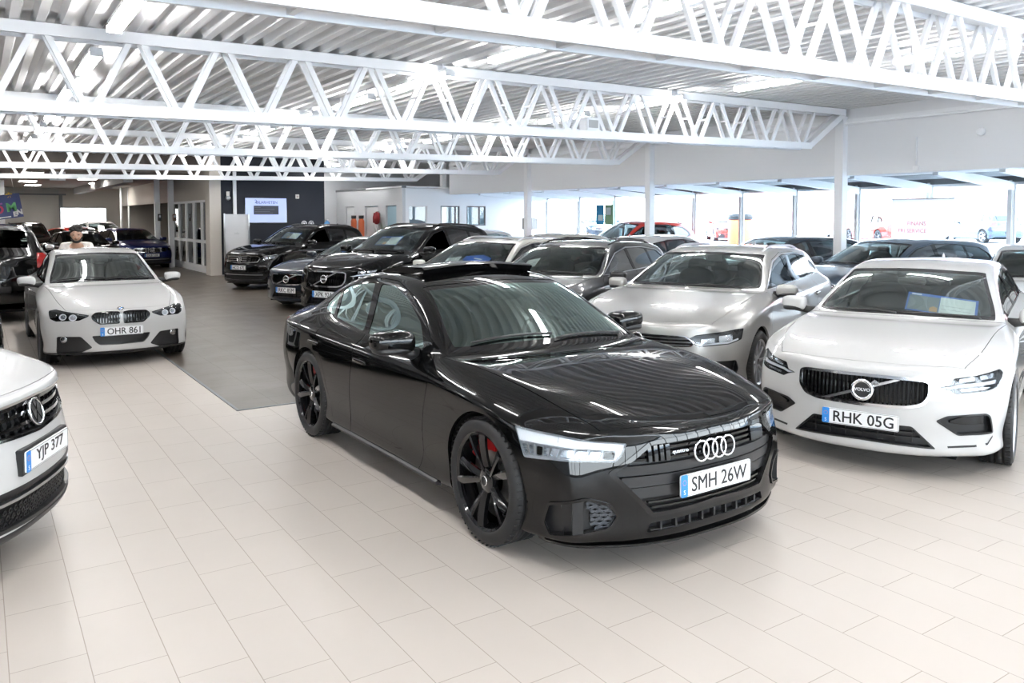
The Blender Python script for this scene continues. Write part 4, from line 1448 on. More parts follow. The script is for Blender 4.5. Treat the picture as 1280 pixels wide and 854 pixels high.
# ------------------------------------------------------------------ black five-door coupe in the middle
A7 = dict(L=4.969, scale=(0.945, 1.036, 1.02), lod=3, h=0.008, kws=5, kwt=7, krt=10, krb=12, ax=(0.92, 3.846), arch=(0.385, 0.385), arch_up=0.012,
    wheel=dict(R=0.362, rim=0.275, w=0.25), track=(0.945, 0.95),
    st=[  # d0 z0 | d3 y3 z3 | d5 y5 z5 | d6 y6 z6 | hw zb
        (0.070, 0.740, 0.110, 0.46, 0.742, 0.20, 0.68, 0.735, 0.34, 0.800, 0.715, 0.835, 0.150),
        (0.300, 0.815, 0.335, 0.50, 0.820, 0.43, 0.73, 0.800, 0.56, 0.880, 0.755, 0.915, 0.150),
        (0.600, 0.872, 0.630, 0.53, 0.876, 0.70, 0.77, 0.862, 0.78, 0.918, 0.795, 0.945, 0.155),
        (0.920, 0.915, 0.950, 0.57, 0.916, 1.00, 0.79, 0.902, 1.02, 0.930, 0.820, 0.952, 0.18),
        (1.230, 0.948, 1.300, 0.62, 0.945, 1.36, 0.80, 0.925, 1.34, 0.922, 0.842, 0.945, 0.18),
        (1.440, 0.972, 1.600, 0.755, 0.955, 1.66, 0.830, 0.938, 1.66, 0.908, 0.860, 0.936, 0.16),
        (1.860, 1.185, 2.000, 0.680, 1.150, 2.08, 0.822, 0.952, 2.08, 0.905, 0.870, 0.934, 0.17),
        (2.290, 1.368, 2.410, 0.595, 1.325, 2.52, 0.812, 0.962, 2.50, 0.905, 0.876, 0.936, 0.17),
        (2.760, 1.420, 2.820, 0.555, 1.376, 2.90, 0.80, 0.970, 2.90, 0.905, 0.884, 0.938, 0.17),
        (3.260, 1.412, 3.280, 0.560, 1.370, 3.30, 0.79, 0.980, 3.30, 0.908, 0.892, 0.944, 0.17),
        (3.640, 1.365, 3.650, 0.552, 1.318, 3.72, 0.775, 0.995, 3.72, 0.915, 0.905, 0.952, 0.18),
        (4.020, 1.275, 4.020, 0.545, 1.222, 4.10, 0.745, 1.010, 4.08, 0.915, 0.915, 0.954, 0.19),
        (4.500, 1.110, 4.450, 0.530, 1.085, 4.45, 0.720, 0.995, 4.42, 0.890, 0.920, 0.935, 0.22),
        (4.740, 1.030, 4.690, 0.530, 1.010, 4.66, 0.700, 0.970, 4.64, 0.850, 0.912, 0.895, 0.25),
        (4.930, 1.005, 4.890, 0.500, 0.990, 4.84, 0.680, 0.955, 4.79, 0.800, 0.900, 0.840, 0.28)],
    nose=[(0.705, 0.022), (0.60, 0.000), (0.46, 0.000), (0.30, 0.008), (0.175, 0.016), (0.130, 0.11)],
    nose_corner=[-0.01, -0.03, -0.05, -0.06, -0.05, 0.02],
    tail=[(0.93, 4.925), (0.78, 4.945), (0.60, 4.969), (0.45, 4.955), (0.33, 4.92), (0.28, 4.80)],
    tail_corner=[0.01, 0.02, 0.04, 0.02, -0.02, -0.08],
    dlo=[(1.72, 0.955), (2.05, 1.125), (2.38, 1.262), (2.75, 1.335), (3.20, 1.330), (3.65, 1.285), (3.95, 1.195), (4.10, 1.085), (4.02, 1.030), (3.6, 0.992), (2.8, 0.945)],
    wins=[[(1.90, 0.965), (2.10, 1.115), (2.42, 1.245), (2.75, 1.314), (3.00, 1.312), (2.86, 0.960)],
          [(2.96, 0.965), (3.12, 1.312), (3.22, 1.310), (3.62, 1.266), (3.78, 1.222), (3.64, 1.008)],
          [(3.71, 1.013), (3.85, 1.205), (3.96, 1.165), (4.06, 1.080), (4.00, 1.045)]],
    doors=[[(1.70, 0.32), (1.655, 0.62), (1.61, 0.80), (1.63, 0.90), (1.72, 0.94), (2.05, 1.145), (2.38, 1.28), (2.75, 1.352), (3.05, 1.354), (2.88, 0.93), (2.88, 0.77), (2.95, 0.35), (2.95, 0.20), (1.76, 0.21)],
           [(2.95, 0.20), (2.95, 0.35), (2.88, 0.77), (2.88, 0.93), (3.05, 1.354), (3.2, 1.348), (3.66, 1.300), (3.80, 1.255), (3.72, 0.96), (3.62, 0.80), (3.45, 0.60), (3.36, 0.35), (3.30, 0.21)]],
    hood=(4.75, 0.06, 4.93), m_ws=M_GLASSGREEN)



# ------------------------------------------------------------------ fronts: grilles, lamps, emblems
def q_fn(poly, ang, dmax=1.1):
    c_, s_ = math.cos(ang), math.sin(ang)
    return lambda s: np.where(s.P[:, 0] < dmax, sdf_poly(s.P[:, 1] * c_ + s.P[:, 0] * s_, s.P[:, 2], poly), 1.0)


def f_fn(poly, dmax=0.8):
    return lambda s: np.where(s.P[:, 0] < dmax, sdf_poly(s.P[:, 1], s.P[:, 2], poly), 1.0)


def r_fn(poly, dmin):
    return lambda s: np.where(s.P[:, 0] > dmin, sdf_poly(s.P[:, 1], s.P[:, 2], poly), 1.0)


def q_point(c, q, z, ang, out=0.0):
    """point of the nose corner seen at (q, z) from the turned direction, in (d, y, z)"""
    ca, sa = math.cos(ang), math.sin(ang)
    o = Vector((q * sa - 3 * ca, q * ca + 3 * sa, z)); n = Vector((ca, -sa, 0))
    r = c.bvh.ray_cast(o, n)
    p = r[0] if r[0] else Vector((q * sa, q * ca, z))
    return p - n * out


def take(c, fn, zones=(1, 2, 0), h=None):
    out = []
    for zn in zones: out += c.cut(zn, fn, h)
    return out


def recessed(c, name, poly, depth=0.04, m=None, frame=None, fw=0.012, fo=0.004, ang=None, side='both', r=0.02, zones=(1, 2), rim=None):
    pr = round_poly(poly, r)
    fn = f_fn(pr) if ang is None else q_fn(pr, ang)
    faces = take(c, fn, zones)
    a = ang or 0.0
    vec = (depth * math.cos(a), -depth * math.sin(a), 0)
    o = None
    inner = faces
    if frame:
        inner, ring = c.sub(faces, lambda s: fn(s) + fw)
    outs = c.emit(name, inner, m or M_GRILLE, side=side, vec=vec)
    if frame:
        par = None
        c.emit(name + '_frame', ring, frame, side=side, off=fo)
    return outs


def slat(c, mb, z, w, h=0.012, th=0.02, back=0.012, mat=0, n=14, y0=None):
    y0 = -w if y0 is None else y0
    secs = []
    for i in range(n + 1):
        y = y0 + (w - y0) * i / n
        d = c.front_d(abs(y), z) + back
        p = c.loc((d, y, z))
        secs.append([(p.x, y, z - h / 2), (p.x, y, z + h / 2), (p.x - th, y, z + h / 2), (p.x - th, y, z - h / 2)])
    loft(mb, secs, mat)


def vslat(c, mb, y, z0, z1, w=0.010, th=0.02, back=0.012, mat=0, n=4):
    secs = []
    for i in range(n + 1):
        z = z0 + (z1 - z0) * i / n
        d = c.front_d(abs(y), z) + back
        p = c.loc((d, y, z))
        secs.append([(p.x, y - w / 2, z), (p.x, y + w / 2, z), (p.x - th, y + w / 2, z), (p.x - th, y - w / 2, z)])
    loft(mb, secs, mat)


def nose_frame(c, y, z, out=0.006):
    e = 0.03
    d = c.front_d(abs(y), z)
    dz = (c.front_d(abs(y), z + e) - c.front_d(abs(y), z - e)) / (2 * e)
    dy = (c.front_d(abs(y + e), z) - c.front_d(abs(y - e), z)) / (2 * e)
    ex = Vector((-dy, 1, 0)).normalized(); ey = Vector((-dz, 0, 1)).normalized()
    ez = ex.cross(ey).normalized(); ey = ez.cross(ex)
    p = c.loc((d, y, z)) + ez * out
    return frame(p, ex, ey, ez)


def ring_pts(r, n, M, cx=0.0, cy=0.0):
    return [M @ Vector((cx + r * math.cos(2 * math.pi * k / n), cy + r * math.sin(2 * math.pi * k / n), 0)) for k in range(n)]


def emblem(c, kind, y, z, r=0.06, out=0.006):
    M = nose_frame(c, y, z, out)
    mb = MB(); mats = [M_CHROME, M_TRIM, M_PLATEBLUE, M_PLATE]
    if kind == 'rings':
        for k in range(4):
            cx = (k - 1.5) * r * 1.13
            mb.tube(ring_pts(r * 0.89, 32, M, cx), r * 0.105, 8, closed=True)
    elif kind == 'ring_arrow':
        mb.tube(ring_pts(r * 0.82, 36, M), r * 0.18, 8, closed=True)
        mb.prism([(r * 0.78 * math.cos(a), r * 0.78 * math.sin(a)) for a in [2 * math.pi * k / 28 for k in range(28)]], M @ Matrix.Translation((0, 0, -0.002)), 0.01, 1)
        t = text_mesh('VOLVO', r * 0.38, 0.001, sx=1.05, bold=0.0008)
        mesh_into(mb, t, M @ Matrix.Translation((0, 0, 0.001)), 3)
        a = math.radians(40)
        q = Vector((math.cos(a), math.sin(a)))
        b = q * r * 1.0; tpt = q * r * 1.45; pr = Vector((-q.y, q.x))
        mb.prism([tuple(b + pr * r * .1), tuple(b - pr * r * .1), tuple(tpt - pr * r * .1), tuple(tpt + pr * r * .1)], M, 0.008, 0)
        mb.prism([tuple(tpt + q * r * .05), tuple(tpt + q * r * .05 - q * r * .42), tuple(tpt + q * r * .05 - pr * r * .42)][::-1], M, 0.006, 0)
    elif kind == 'vw':
        mb.tube(ring_pts(r * 0.9, 36, M), r * 0.1, 8, closed=True)
        mb.prism([(r * 0.9 * math.cos(a), r * 0.9 * math.sin(a)) for a in [2 * math.pi * k / 28 for k in range(28)]], M @ Matrix.Translation((0, 0, -0.003)), 0.01, 1)
        def seg(a, b): mb.bar(M @ Vector((a[0] * r, a[1] * r, 0.001)), M @ Vector((b[0] * r, b[1] * r, 0.001)), r * 0.14, 0.006, 0, up=M.to_3x3() @ Vector((0, 0, 1)))
        for s in (-1, 1):
            seg((s * 0.33, 0.82), (0.0, 0.10)); seg((s * 0.74, 0.45), (s * 0.40, -0.70)); seg((s * 0.40, -0.70), (0, 0.02))
    elif kind == 'roundel':
        n = 32
        def disc(r0, r1, dz, m, a0=0, a1=2 * math.pi):
            k = max(4, int(n * (a1 - a0) / (2 * math.pi)))
            vs = []
            for i in range(k + 1):
                a = a0 + (a1 - a0) * i / k
                vs += [tuple(M @ Vector((r0 * math.cos(a), r0 * math.sin(a), dz))), tuple(M @ Vector((r1 * math.cos(a), r1 * math.sin(a), dz)))]
            mb.add(vs, [(2 * i, 2 * i + 1, 2 * i + 3, 2 * i + 2) for i in range(k)], m)
        mb.tube(ring_pts(r * 0.95, n, M), r * 0.06, 6, closed=True)
        disc(r * 0.58, r * 0.95, 0.002, 1)
        for k in range(4): disc(0, r * 0.58, 0.002, 3 if k % 2 else 2, k * math.pi / 2, (k + 1) * math.pi / 2)
    o = mb.build('emblem', mats, c.root)
    return o


def headlamp(c, poly, ang, strips, housing=None, depth=0.03, r=0.012, rim=None):
    """poly in the turned view; strips: (polygon, depth, material, name) pieces inside the lamp"""
    pr = round_poly(poly, r)
    fn = q_fn(pr, ang)
    faces = take(c, fn, (1, 2, 0))
    n = (math.cos(ang), -math.sin(ang), 0)
    lens = c.emit('headlamp', faces, M_LAMPCLEAR, side='pair', off=0.001, skirt=False)
    inner = list(faces)
    parts = []
    for sp_, dp, m, nm in strips:
        sp_ = round_poly(sp_, 0.006, 3)
        f2 = q_fn(sp_, ang)
        a, inner = c.sub(inner, f2, 0.008)
        parts.append((a, dp, m, nm))
    n0 = set(bpy.data.objects)
    c.emit('lamp_housing', inner, housing or M_LAMPIN, side='pair', vec=tuple(k * depth for k in n))
    for a, dp, m, nm in parts:
        c.emit(nm, a, m, side='pair', vec=tuple(k * dp for k in n))
    new = [o for o in bpy.data.objects if o not in n0]
    for o in new:           # lamp innards belong to their lamp
        s = 0 if sum(v.co.y for v in o.data.vertices) > 0 else 1
        o.parent = lens[s]
    return lens


def lerp_poly(p, q, a0, a1, n=2):
    """band between two polylines p (upper) and q (lower), from fraction a0 to a1"""
    up = [(x0 + (x1 - x0) * a0, z0 + (z1 - z0) * a0) for (x0, z0), (x1, z1) in zip(p, q)]
    lo = [(x0 + (x1 - x0) * a1, z0 + (z1 - z0) * a1) for (x0, z0), (x1, z1) in zip(p, q)]
    return up + lo[::-1]


def tail_lamps(c, poly, dmin, m=None, r=0.01):
    pr = round_poly(poly, r)
    fn = r_fn(pr, dmin)
    faces = take(c, fn, (3, 2, 0))
    c.emit('tail_lamp', faces, m or M_TAIL, side='pair', off=0.004)


def wipers(c, pts):
    for (a, b) in pts:
        mb = MB()
        pa = c.loc((a[0], a[1], c.top_z(a[0], abs(a[1])) + 0.012)); pb = c.loc((b[0], b[1], c.top_z(b[0], abs(b[1])) + 0.014))
        P_ = [pa.lerp(pb, t / 8) for t in range(9)]
        for p in P_:
            p.z = c.top_z(c.L / 2 - p.x, abs(p.y)) + 0.014
        mb.tube(P_, [0.012] + [0.009] * 7 + [0.005], 6)
        mb.build('wiper', M_TRIM, c.root)


def roof_rails(c, d0, d1, y, m, h=0.03):
    for s in (1, -1):
        mb = MB(); pts = []
        for i in range(15):
            t = i / 14; d = d0 + (d1 - d0) * t
            z = c.top_z(d, y) + h * min(1, 6 * t, 6 * (1 - t)) - 0.005
            pts.append(c.loc((d, y * s, z)))
        mb.tube(pts, 0.016, 8)
        mb.build('roof_rail', m, c.root)


def antenna(c, d, m):
    mb = MB(); z = c.top_z(d, 0)
    p = c.loc((d, 0, z))
    vs = [(p.x + 0.09, 0, p.z), (p.x - 0.06, 0.022, p.z - .01), (p.x - 0.06, -0.022, p.z - .01), (p.x - 0.05, 0, p.z + 0.055), (p.x - 0.065, 0, p.z + 0.05)]
    mb.add(vs, [(0, 1, 3), (0, 3, 2), (1, 4, 3), (2, 3, 4), (1, 2, 4), (0, 2, 1)], 0, True)
    mb.build('roof_antenna', m, c.root)


# ------------------------------------------------------------------ black five-door coupe in the middle
def build_a7():
    L = A7['L'] * 0.945
    c = Car(A7, 'coupe_car', (3.308, 2.982 + L / 2), math.radians(-89.5))
    tag(c.root, 'glossy black coupe in the middle of the floor with black wheels and plate SMH 26W', 'car')
    sx = 0.945
    A = math.radians(35)
    # nose
    gp = [(-0.05, 0.712), (0.43, 0.698), (0.66, 0.545), (0.43, 0.298), (-0.05, 0.312)]
    recessed(c, 'grille', gp, 0.05, M_GRILLE, M_GLOSSBLACK, 0.022, 0.006, r=0.02)
    mb = MB()
    for z, w in ((0.680, 0.43), (0.655, 0.47), (0.628, 0.50), (0.600, 0.54)):
        slat(c, mb, z, w, 0.013, 0.02, 0.012)
    for z, w in ((0.372, 0.44), (0.345, 0.42)):
        slat(c, mb, z, w, 0.010, 0.02, 0.012)
    mb.build('grille_bars', M_GLOSSBLACK, c.root, auto=0.6)
    mb = MB()
    for z, w, h in ((0.545, 0.62, 0.05), (0.485, 0.58, 0.055), (0.425, 0.53, 0.055)):
        slat(c, mb, z, w, h, 0.02, 0.020)
    mb.build('grille_panel', M_TRIM, c.root, auto=0.6)
    for s in (1, -1):
        mb = MB()
        for k in range(4):
            vslat(c, mb, s * (0.335 + k * 0.034), 0.588, 0.672, 0.030, 0.03, 0.002)
        mb.build('distance_sensor', M_GLOSSBLACK, c.root, auto=0.6)
    emblem(c, 'rings', -0.025, 0.612, 0.060, 0.010)
    b = MB()
    mesh_into(b, text_mesh('quattro', 0.028, 0.001, sx=1.25), nose_frame(c, -0.255, 0.628, -0.006), 0)
    b.build('badge', M_ALU, c.root)
    number_plate(c, 'SMH 26W', c.front_d(0, 0.445) - 0.018, 0.447, 0.02, w=0.55, h=0.117, y=-0.012)
    # lamps
    up = [(1.092, 0.742), (0.863, 0.726), (0.524, 0.690)]; lo = [(1.052, 0.598), (0.905, 0.612), (0.560, 0.604)]
    lamp = [(1.10, 0.747), (0.863, 0.731), (0.515, 0.692), (0.545, 0.630), (0.575, 0.599), (0.905, 0.606), (1.05, 0.592)]
    strips = [(lerp_poly(up, lo, 0.04, 0.46), 0.012, M_DRL, 'daylight_strip')]
    for k in range(9):
        t0 = 0.03 + k * 0.105; t1 = t0 + 0.085
        def at(line, t):
            n = len(line) - 1; i = min(int(t * n), n - 1); f = t * n - i
            return (line[i][0] + (line[i + 1][0] - line[i][0]) * f, line[i][1] + (line[i + 1][1] - line[i][1]) * f)
        a0, a1, b0, b1 = at(up, t0), at(up, t1), at(lo, t0), at(lo, t1)
        def mixp(p, q, f): return (p[0] + (q[0] - p[0]) * f, p[1] + (q[1] - p[1]) * f)
        strips.append(([mixp(a0, b0, .54), mixp(a1, b1, .54), mixp(a1, b1, .93), mixp(a0, b0, .93)], 0.022, M_LAMPREFL, 'lamp_reflector'))
    headlamp(c, lamp, A, strips, housing=mat('lamp_grey_housing', (0.62, 0.64, 0.67), 0.3, 0.3))
    # side vents
    vp = [(0.925, 0.385), (0.734, 0.425), (0.603, 0.388), (0.555, 0.32), (0.603, 0.248), (0.70, 0.232), (0.92, 0.195), (0.955, 0.265)]
    recessed(c, 'air_intake', vp, 0.045, M_GRILLE, M_GLOSSBLACK, 0.014, 0.008, ang=A, side='pair', r=0.02)
    for s in (1, -1):
        mb = MB()
        def qp(q, z, o):
            p = q_point(c, q, z, A, o); return c.loc((p.x, p.y * s, p.z))
        # honeycomb
        dq, dz = 0.046, 0.030
        inside = lambda q, z: sdf_poly(np.array([q]), np.array([z]), grow_poly([(0.735, 0.418), (0.603, 0.385), (0.56, 0.32), (0.603, 0.25), (0.69, 0.236)], -0.004))[0] < 0
        for r_ in range(10):
            for k in range(9):
                q0 = 0.545 + k * dq + (dq / 2 if r_ % 2 else 0); z0 = 0.225 + r_ * dz * 0.72
                H = [(q0 + dq * 0.5 * math.cos(a) * 1.12, z0 + dz * 0.5 * math.sin(a)) for a in [math.pi / 6 + k2 * math.pi / 3 for k2 in range(6)]]
                for e in range(6):
                    a, b_ = H[e], H[(e + 1) % 6]
                    if inside((a[0] + b_[0]) / 2, (a[1] + b_[1]) / 2):
                        mb.bar(qp(a[0], a[1], -0.022), qp(b_[0], b_[1], -0.022), 0.006, 0.016, 0)
        mb.build('honeycomb', M_MESHGREY, c.root)
        bl = MB()
        loft(bl, [[qp(q, z, o) for q, o in ((0.80, -0.040), (0.80, 0.004), (0.745, 0.004), (0.745, -0.040))] for q_, z in ((0, 0.228), (0, 0.30), (0, 0.36), (0, 0.405))])
        bl.build('intake_blade', M_TRIM, c.root, auto=0.6)
    # low grille
    lp = [(-0.05, 0.283), (0.44, 0.268), (0.46, 0.218), (-0.05, 0.232)]
    recessed(c, 'lower_grille', lp, 0.05, M_GRILLE, None, r=0.008)
    mb = MB()
    slat(c, mb, 0.226, 0.43, 0.006, 0.03, 0.006)
    for k in range(-4, 5): vslat(c, mb, k * 0.093, 0.222, 0.284, 0.012, 0.03, 0.004)
    mb.build('lower_grille_bars', M_TRIM, c.root)
    # splitter lip
    mb = MB(); secs = []
    for i in range(41):
        y = -0.90 + 1.80 * i / 40
        d = c.front_d(abs(y), 0.165) if abs(y) < 0.87 else None
        if d is None or d > 0.6: continue
        p = c.loc((d, y, 0.165))
        secs.append([(p.x + 0.022, y * 1.01, 0.150), (p.x + 0.022, y * 1.01, 0.163), (p.x - 0.06, y, 0.172), (p.x - 0.06, y, 0.146)])
    loft(mb, secs)
    mb.build('front_lip', M_GLOSSBLACK, c.root, auto=0.6)
    tail_lamps(c, [(0.30, 0.955), (0.86, 0.925), (0.86, 0.865), (0.30, 0.895)], 4.5)
    car_common(c, P_BLACK, glass_side=M_GLASSSIDE)
    finish_body(c, P_BLACK)
    car_wheels(c, style='five_y', m_rim=M_BLACKWHEEL, caliper=M_RED, cap='chrome')
    mirrors(c, 1.88, 1.035, 1.035, s=(0.11, 0.150, 0.082), m_shell=P_BLACK, foot=(1.84, 0.935))
    interior(c, 1.42, 0.93, 2.42, 1.42)
    door_handle(c, 2.55, 0.80, P_BLACK); door_handle(c, 3.47, 0.825, P_BLACK)
    wipers(c, [((1.50, 0.62), (1.42, -0.02)), ((1.47, -0.02), (1.55, -0.62))])
    # raised glass roof panel
    mb = MB(); secs = []
    for i in range(17):
        y = -0.50 + 1.0 * i / 16
        L_ = []
        for d, up in ((2.42, 0.058), (2.46, 0.070), (2.80, 0.050), (3.15, 0.012), (3.15, -0.01), (2.46, 0.004)):
            L_.append(c.loc((d, y, c.top_z(d, abs(y)) + up)))
        secs.append(L_)
    loft(mb, secs)
    mb.build('sunroof_panel', M_GLOSSBLACK, c.root, auto=0.5)
    mb = MB()   # side sill blades
    for s in (1, -1):
        sb = MB(); secs = []
        for i in range(13):
            d = 1.42 + 1.72 * i / 12
            y = c.side_y(d, 0.22)
            secs.append([c.loc((d, (y - 0.03) * s, 0.175)), c.loc((d, (y + 0.012) * s, 0.190)), c.loc((d, (y + 0.012) * s, 0.205)), c.loc((d, (y - 0.03) * s, 0.235))])
        loft(sb, secs)
        sb.build('sill_blade', M_TRIM, c.root, auto=0.6)
    antenna(c, 3.45, P_BLACK)
    return c


# ------------------------------------------------------------------ estates and saloon near the camera
A35 = math.radians(35)


def front_volvo(c, plate, lamp_m=None, frame=None, fy=1.0, fz=1.0):
    def T(p): return [(a * fy, b * fz) for a, b in p]
    gp = [(-0.05, 0.737), (0.40, 0.729), (0.45, 0.710), (0.45, 0.60), (0.40, 0.535), (0.30, 0.510), (-0.05, 0.501)]
    recessed(c, 'grille', T(gp), 0.05, M_GRILLE, frame or M_CHROME, 0.022, 0.008, r=0.03)
    mb = MB()
    for k in range(-14, 15):
        y = k * 0.0295
        z1 = 0.712 - 0.01 * abs(y); z0 = 0.528 if abs(y) < 0.3 else 0.528 + (abs(y) - 0.3) * 0.35
        vslat(c, mb, y * fy, z0 * fz, z1 * fz, 0.011, 0.03, 0.010)
    mb.build('grille_bars', M_GLOSSBLACK, c.root)
    b = MB(); n = 12; secs = []
    for i in range(n + 1):
        t = i / n; y = (-0.25 + 0.50 * t) * fy; z = (0.528 + 0.185 * t) * fz
        p = c.loc((c.front_d(abs(y), z) - 0.002, y, z))
        secs.append([(p.x - 0.02, y, p.z - 0.009), (p.x + 0.002, y, p.z - 0.009), (p.x + 0.002, y, p.z + 0.009), (p.x - 0.02, y, p.z + 0.009)])
    loft(b, secs)
    b.build('diagonal_bar', M_ALU, c.root)
    emblem(c, 'ring_arrow', 0.012, 0.617 * fz, 0.080, 0.010)
    number_plate(c, plate, c.front_d(0, 0.40 * fz) - 0.016, 0.402 * fz, 0.03, w=0.52, h=0.113)
    lamp = [(0.459, 0.672), (0.537, 0.684), (0.568, 0.735), (0.871, 0.768), (0.965, 0.780), (0.990, 0.756), (0.921, 0.668), (0.794, 0.644), (0.58, 0.627), (0.529, 0.652)]
    strips = [([(0.475, 0.669), (0.54, 0.676), (0.60, 0.690), (0.90, 0.716), (0.885, 0.692), (0.60, 0.672), (0.535, 0.660)], 0.008, M_DRL, 'daylight_strip'),
              ([(0.605, 0.702), (0.74, 0.714), (0.74, 0.746), (0.605, 0.730)], 0.02, M_LAMPREFL, 'lamp_reflector'),
              ([(0.76, 0.716), (0.90, 0.728), (0.93, 0.765), (0.76, 0.748)], 0.02, M_LAMPREFL, 'lamp_reflector'),
              ([(0.62, 0.640), (0.80, 0.655), (0.88, 0.675), (0.61, 0.660)], 0.02, M_LAMPREFL, 'lamp_reflector')]
    headlamp(c, T(lamp), A35, [(T(p_), d_, m_, n_) for p_, d_, m_, n_ in strips], housing=lamp_m or M_LAMPIN)
    vp = [(0.435, 0.437), (0.508, 0.477), (0.783, 0.497), (0.816, 0.478), (0.850, 0.351), (0.589, 0.336)]
    recessed(c, 'air_intake', T(vp), 0.04, M_TRIM, M_TRIM, 0.012, 0.004, ang=A35, side='pair', r=0.02)
    for s in (1, -1):
        mb = MB()
        secs = []
        for q, z in ((0.54, 0.432), (0.64, 0.440), (0.72, 0.445), (0.77, 0.450)):
            h = 0.008 if q < 0.6 else 0.030
            L_ = []
            for dz, o in ((-h, -0.035), (-h, -0.012), (h, -0.012), (h, -0.035)):
                p = q_point(c, q * fy, (z + dz) * fz, A35, o); L_.append(c.loc((p.x, p.y * s, p.z)))
            secs.append(L_)
        loft(mb, secs); mb.build('fog_lamp_trim', M_GLOSSBLACK, c.root, auto=0.6)
        lb = MB(); secs = []
        for q, z in ((0.52, 0.262), (0.70, 0.272), (0.80, 0.285), (0.845, 0.335)):
            p = q_point(c, q * fy, z * fz, A35, 0.003); p2 = q_point(c, (q + 0.004) * fy, (z - 0.014) * fz, A35, 0.003)
            a_, b_ = c.loc((p.x, p.y * s, p.z)), c.loc((p2.x, p2.y * s, p2.z))
            secs.append([a_, b_, b_ - Vector((0.03, 0, 0)), a_ - Vector((0.03, 0, 0))])
        loft(lb, secs); lb.build('bumper_trim', M_TRIM, c.root)
    recessed(c, 'lower_grille', T([(-0.05, 0.388), (0.335, 0.388), (0.485, 0.236), (-0.05, 0.250)]), 0.06, M_GRILLE, M_TRIM, 0.012, 0.003, r=0.015)
    mb = MB()
    for z, w in ((0.30, 0.38), (0.335, 0.35)): slat(c, mb, z * fz, w * fy, 0.008, 0.02, 0.03)
    for k in (-3, -2, -1, 0, 1, 2, 3): vslat(c, mb, k * 0.11, 0.262 * fz, 0.37 * fz, 0.006, 0.02, 0.035)
    mb.build('lower_grille_bars', M_TRIM, c.root)


def build_v60(name, sp, nose, head, paint_, plate, label, wheel='five_twin', cpaint=None, **kw):
    a = math.radians(head); L = sp['L'] * sp.get('scale', (1, 1, 1))[0]
    c = Car(sp, name, (nose[0] - L / 2 * math.cos(a), nose[1] - L / 2 * math.sin(a)), a)
    tag(c.root, label, 'car')
    front_volvo(c, plate, lamp_m=kw.get('lamp_m'))
    tail_lamps(c, [(0.66, 1.02), (0.86, 1.0), (0.88, 0.74), (0.70, 0.74)], L * 0.9)
    car_common(c, paint_, glass_side=M_GLASSDARK if kw.get('dark') else M_GLASSMID)
    finish_body(c, paint_)
    car_wheels(c, style=wheel, m_rim=kw.get('rim_m', M_SILVER), caliper=M_GREYCAL)
    s = sp.get('scale', (1, 1, 1))
    mirrors(c, 1.72 * s[0], 1.00 * s[1], 1.03 * s[2], m_shell=paint_, foot=(1.72 * s[0], 0.955 * s[2]))
    interior(c, 1.45 * s[0], 0.95 * s[2], 2.35 * s[0], 1.40 * s[2])
    for d, z in ((2.62, 0.83), (3.45, 0.85)): door_handle(c, d * s[0], z * s[2], paint_)
    wipers(c, [((1.485 * s[0], 0.60), (1.375 * s[0], 0.02)), ((1.375 * s[0], -0.02), (1.485 * s[0], -0.62))])
    if kw.get('rails'): roof_rails(c, 2.5 * s[0], 4.1 * s[0], 0.53 * s[1], kw['rails'])
    antenna(c, 4.0 * s[0], paint_)
    return c


def front_passat(c, plate):
    gp = [(-0.05, 0.674), (0.50, 0.668), (0.585, 0.61), (0.56, 0.565), (-0.05, 0.540)]
    recessed(c, 'grille', gp, 0.05, M_GRILLE, M_CHROME, 0.012, 0.004, r=0.02)
    mb = MB()
    for z, w in ((0.638, 0.52), (0.605, 0.55), (0.572, 0.53)): slat(c, mb, z, w, 0.012, 0.02, 0.006)
    mb.build('grille_bars', M_ALU, c.root)
    mb = MB()
    for k in range(-6, 7): vslat(c, mb, k * 0.08, 0.555, 0.66, 0.006, 0.01, 0.02)
    mb.build('grille_struts', M_GLOSSBLACK, c.root)
    emblem(c, 'vw', 0, 0.615, 0.070, 0.008)
    number_plate(c, plate, c.front_d(0, 0.42) - 0.014, 0.42)
    lamp = [(0.461, 0.637), (0.556, 0.682), (0.969, 0.736), (1.061, 0.740), (1.024, 0.636), (0.880, 0.592), (0.574, 0.562)]
    strips = [([(0.54, 0.672), (0.97, 0.728), (1.045, 0.732), (1.04, 0.715), (0.96, 0.712), (0.55, 0.655)], 0.01, M_LAMPIN, 'lamp_brow'),
              ([(0.60, 0.590), (0.74, 0.605), (0.74, 0.655), (0.60, 0.640)], 0.02, M_LAMPREFL, 'lamp_reflector'),
              ([(0.78, 0.610), (0.92, 0.630), (0.92, 0.690), (0.78, 0.672)], 0.02, M_LAMPREFL, 'lamp_reflector'),
              ([(0.52, 0.600), (0.58, 0.574), (0.87, 0.600), (0.99, 0.635), (0.985, 0.650), (0.87, 0.618), (0.585, 0.590)], 0.008, M_DRL, 'daylight_strip')]
    headlamp(c, lamp, A35, strips, housing=M_LAMPIN)
    recessed(c, 'lower_grille', [(-0.05, 0.40), (0.55, 0.40), (0.60, 0.30), (0.50, 0.235), (-0.05, 0.235)], 0.05, M_GRILLE, M_CHROME, 0.008, 0.003, r=0.02)
    recessed(c, 'air_intake', [(0.72, 0.42), (0.955, 0.435), (0.99, 0.34), (0.95, 0.26), (0.74, 0.25)], 0.04, M_GRILLE, None, ang=A35, side='pair', r=0.02)


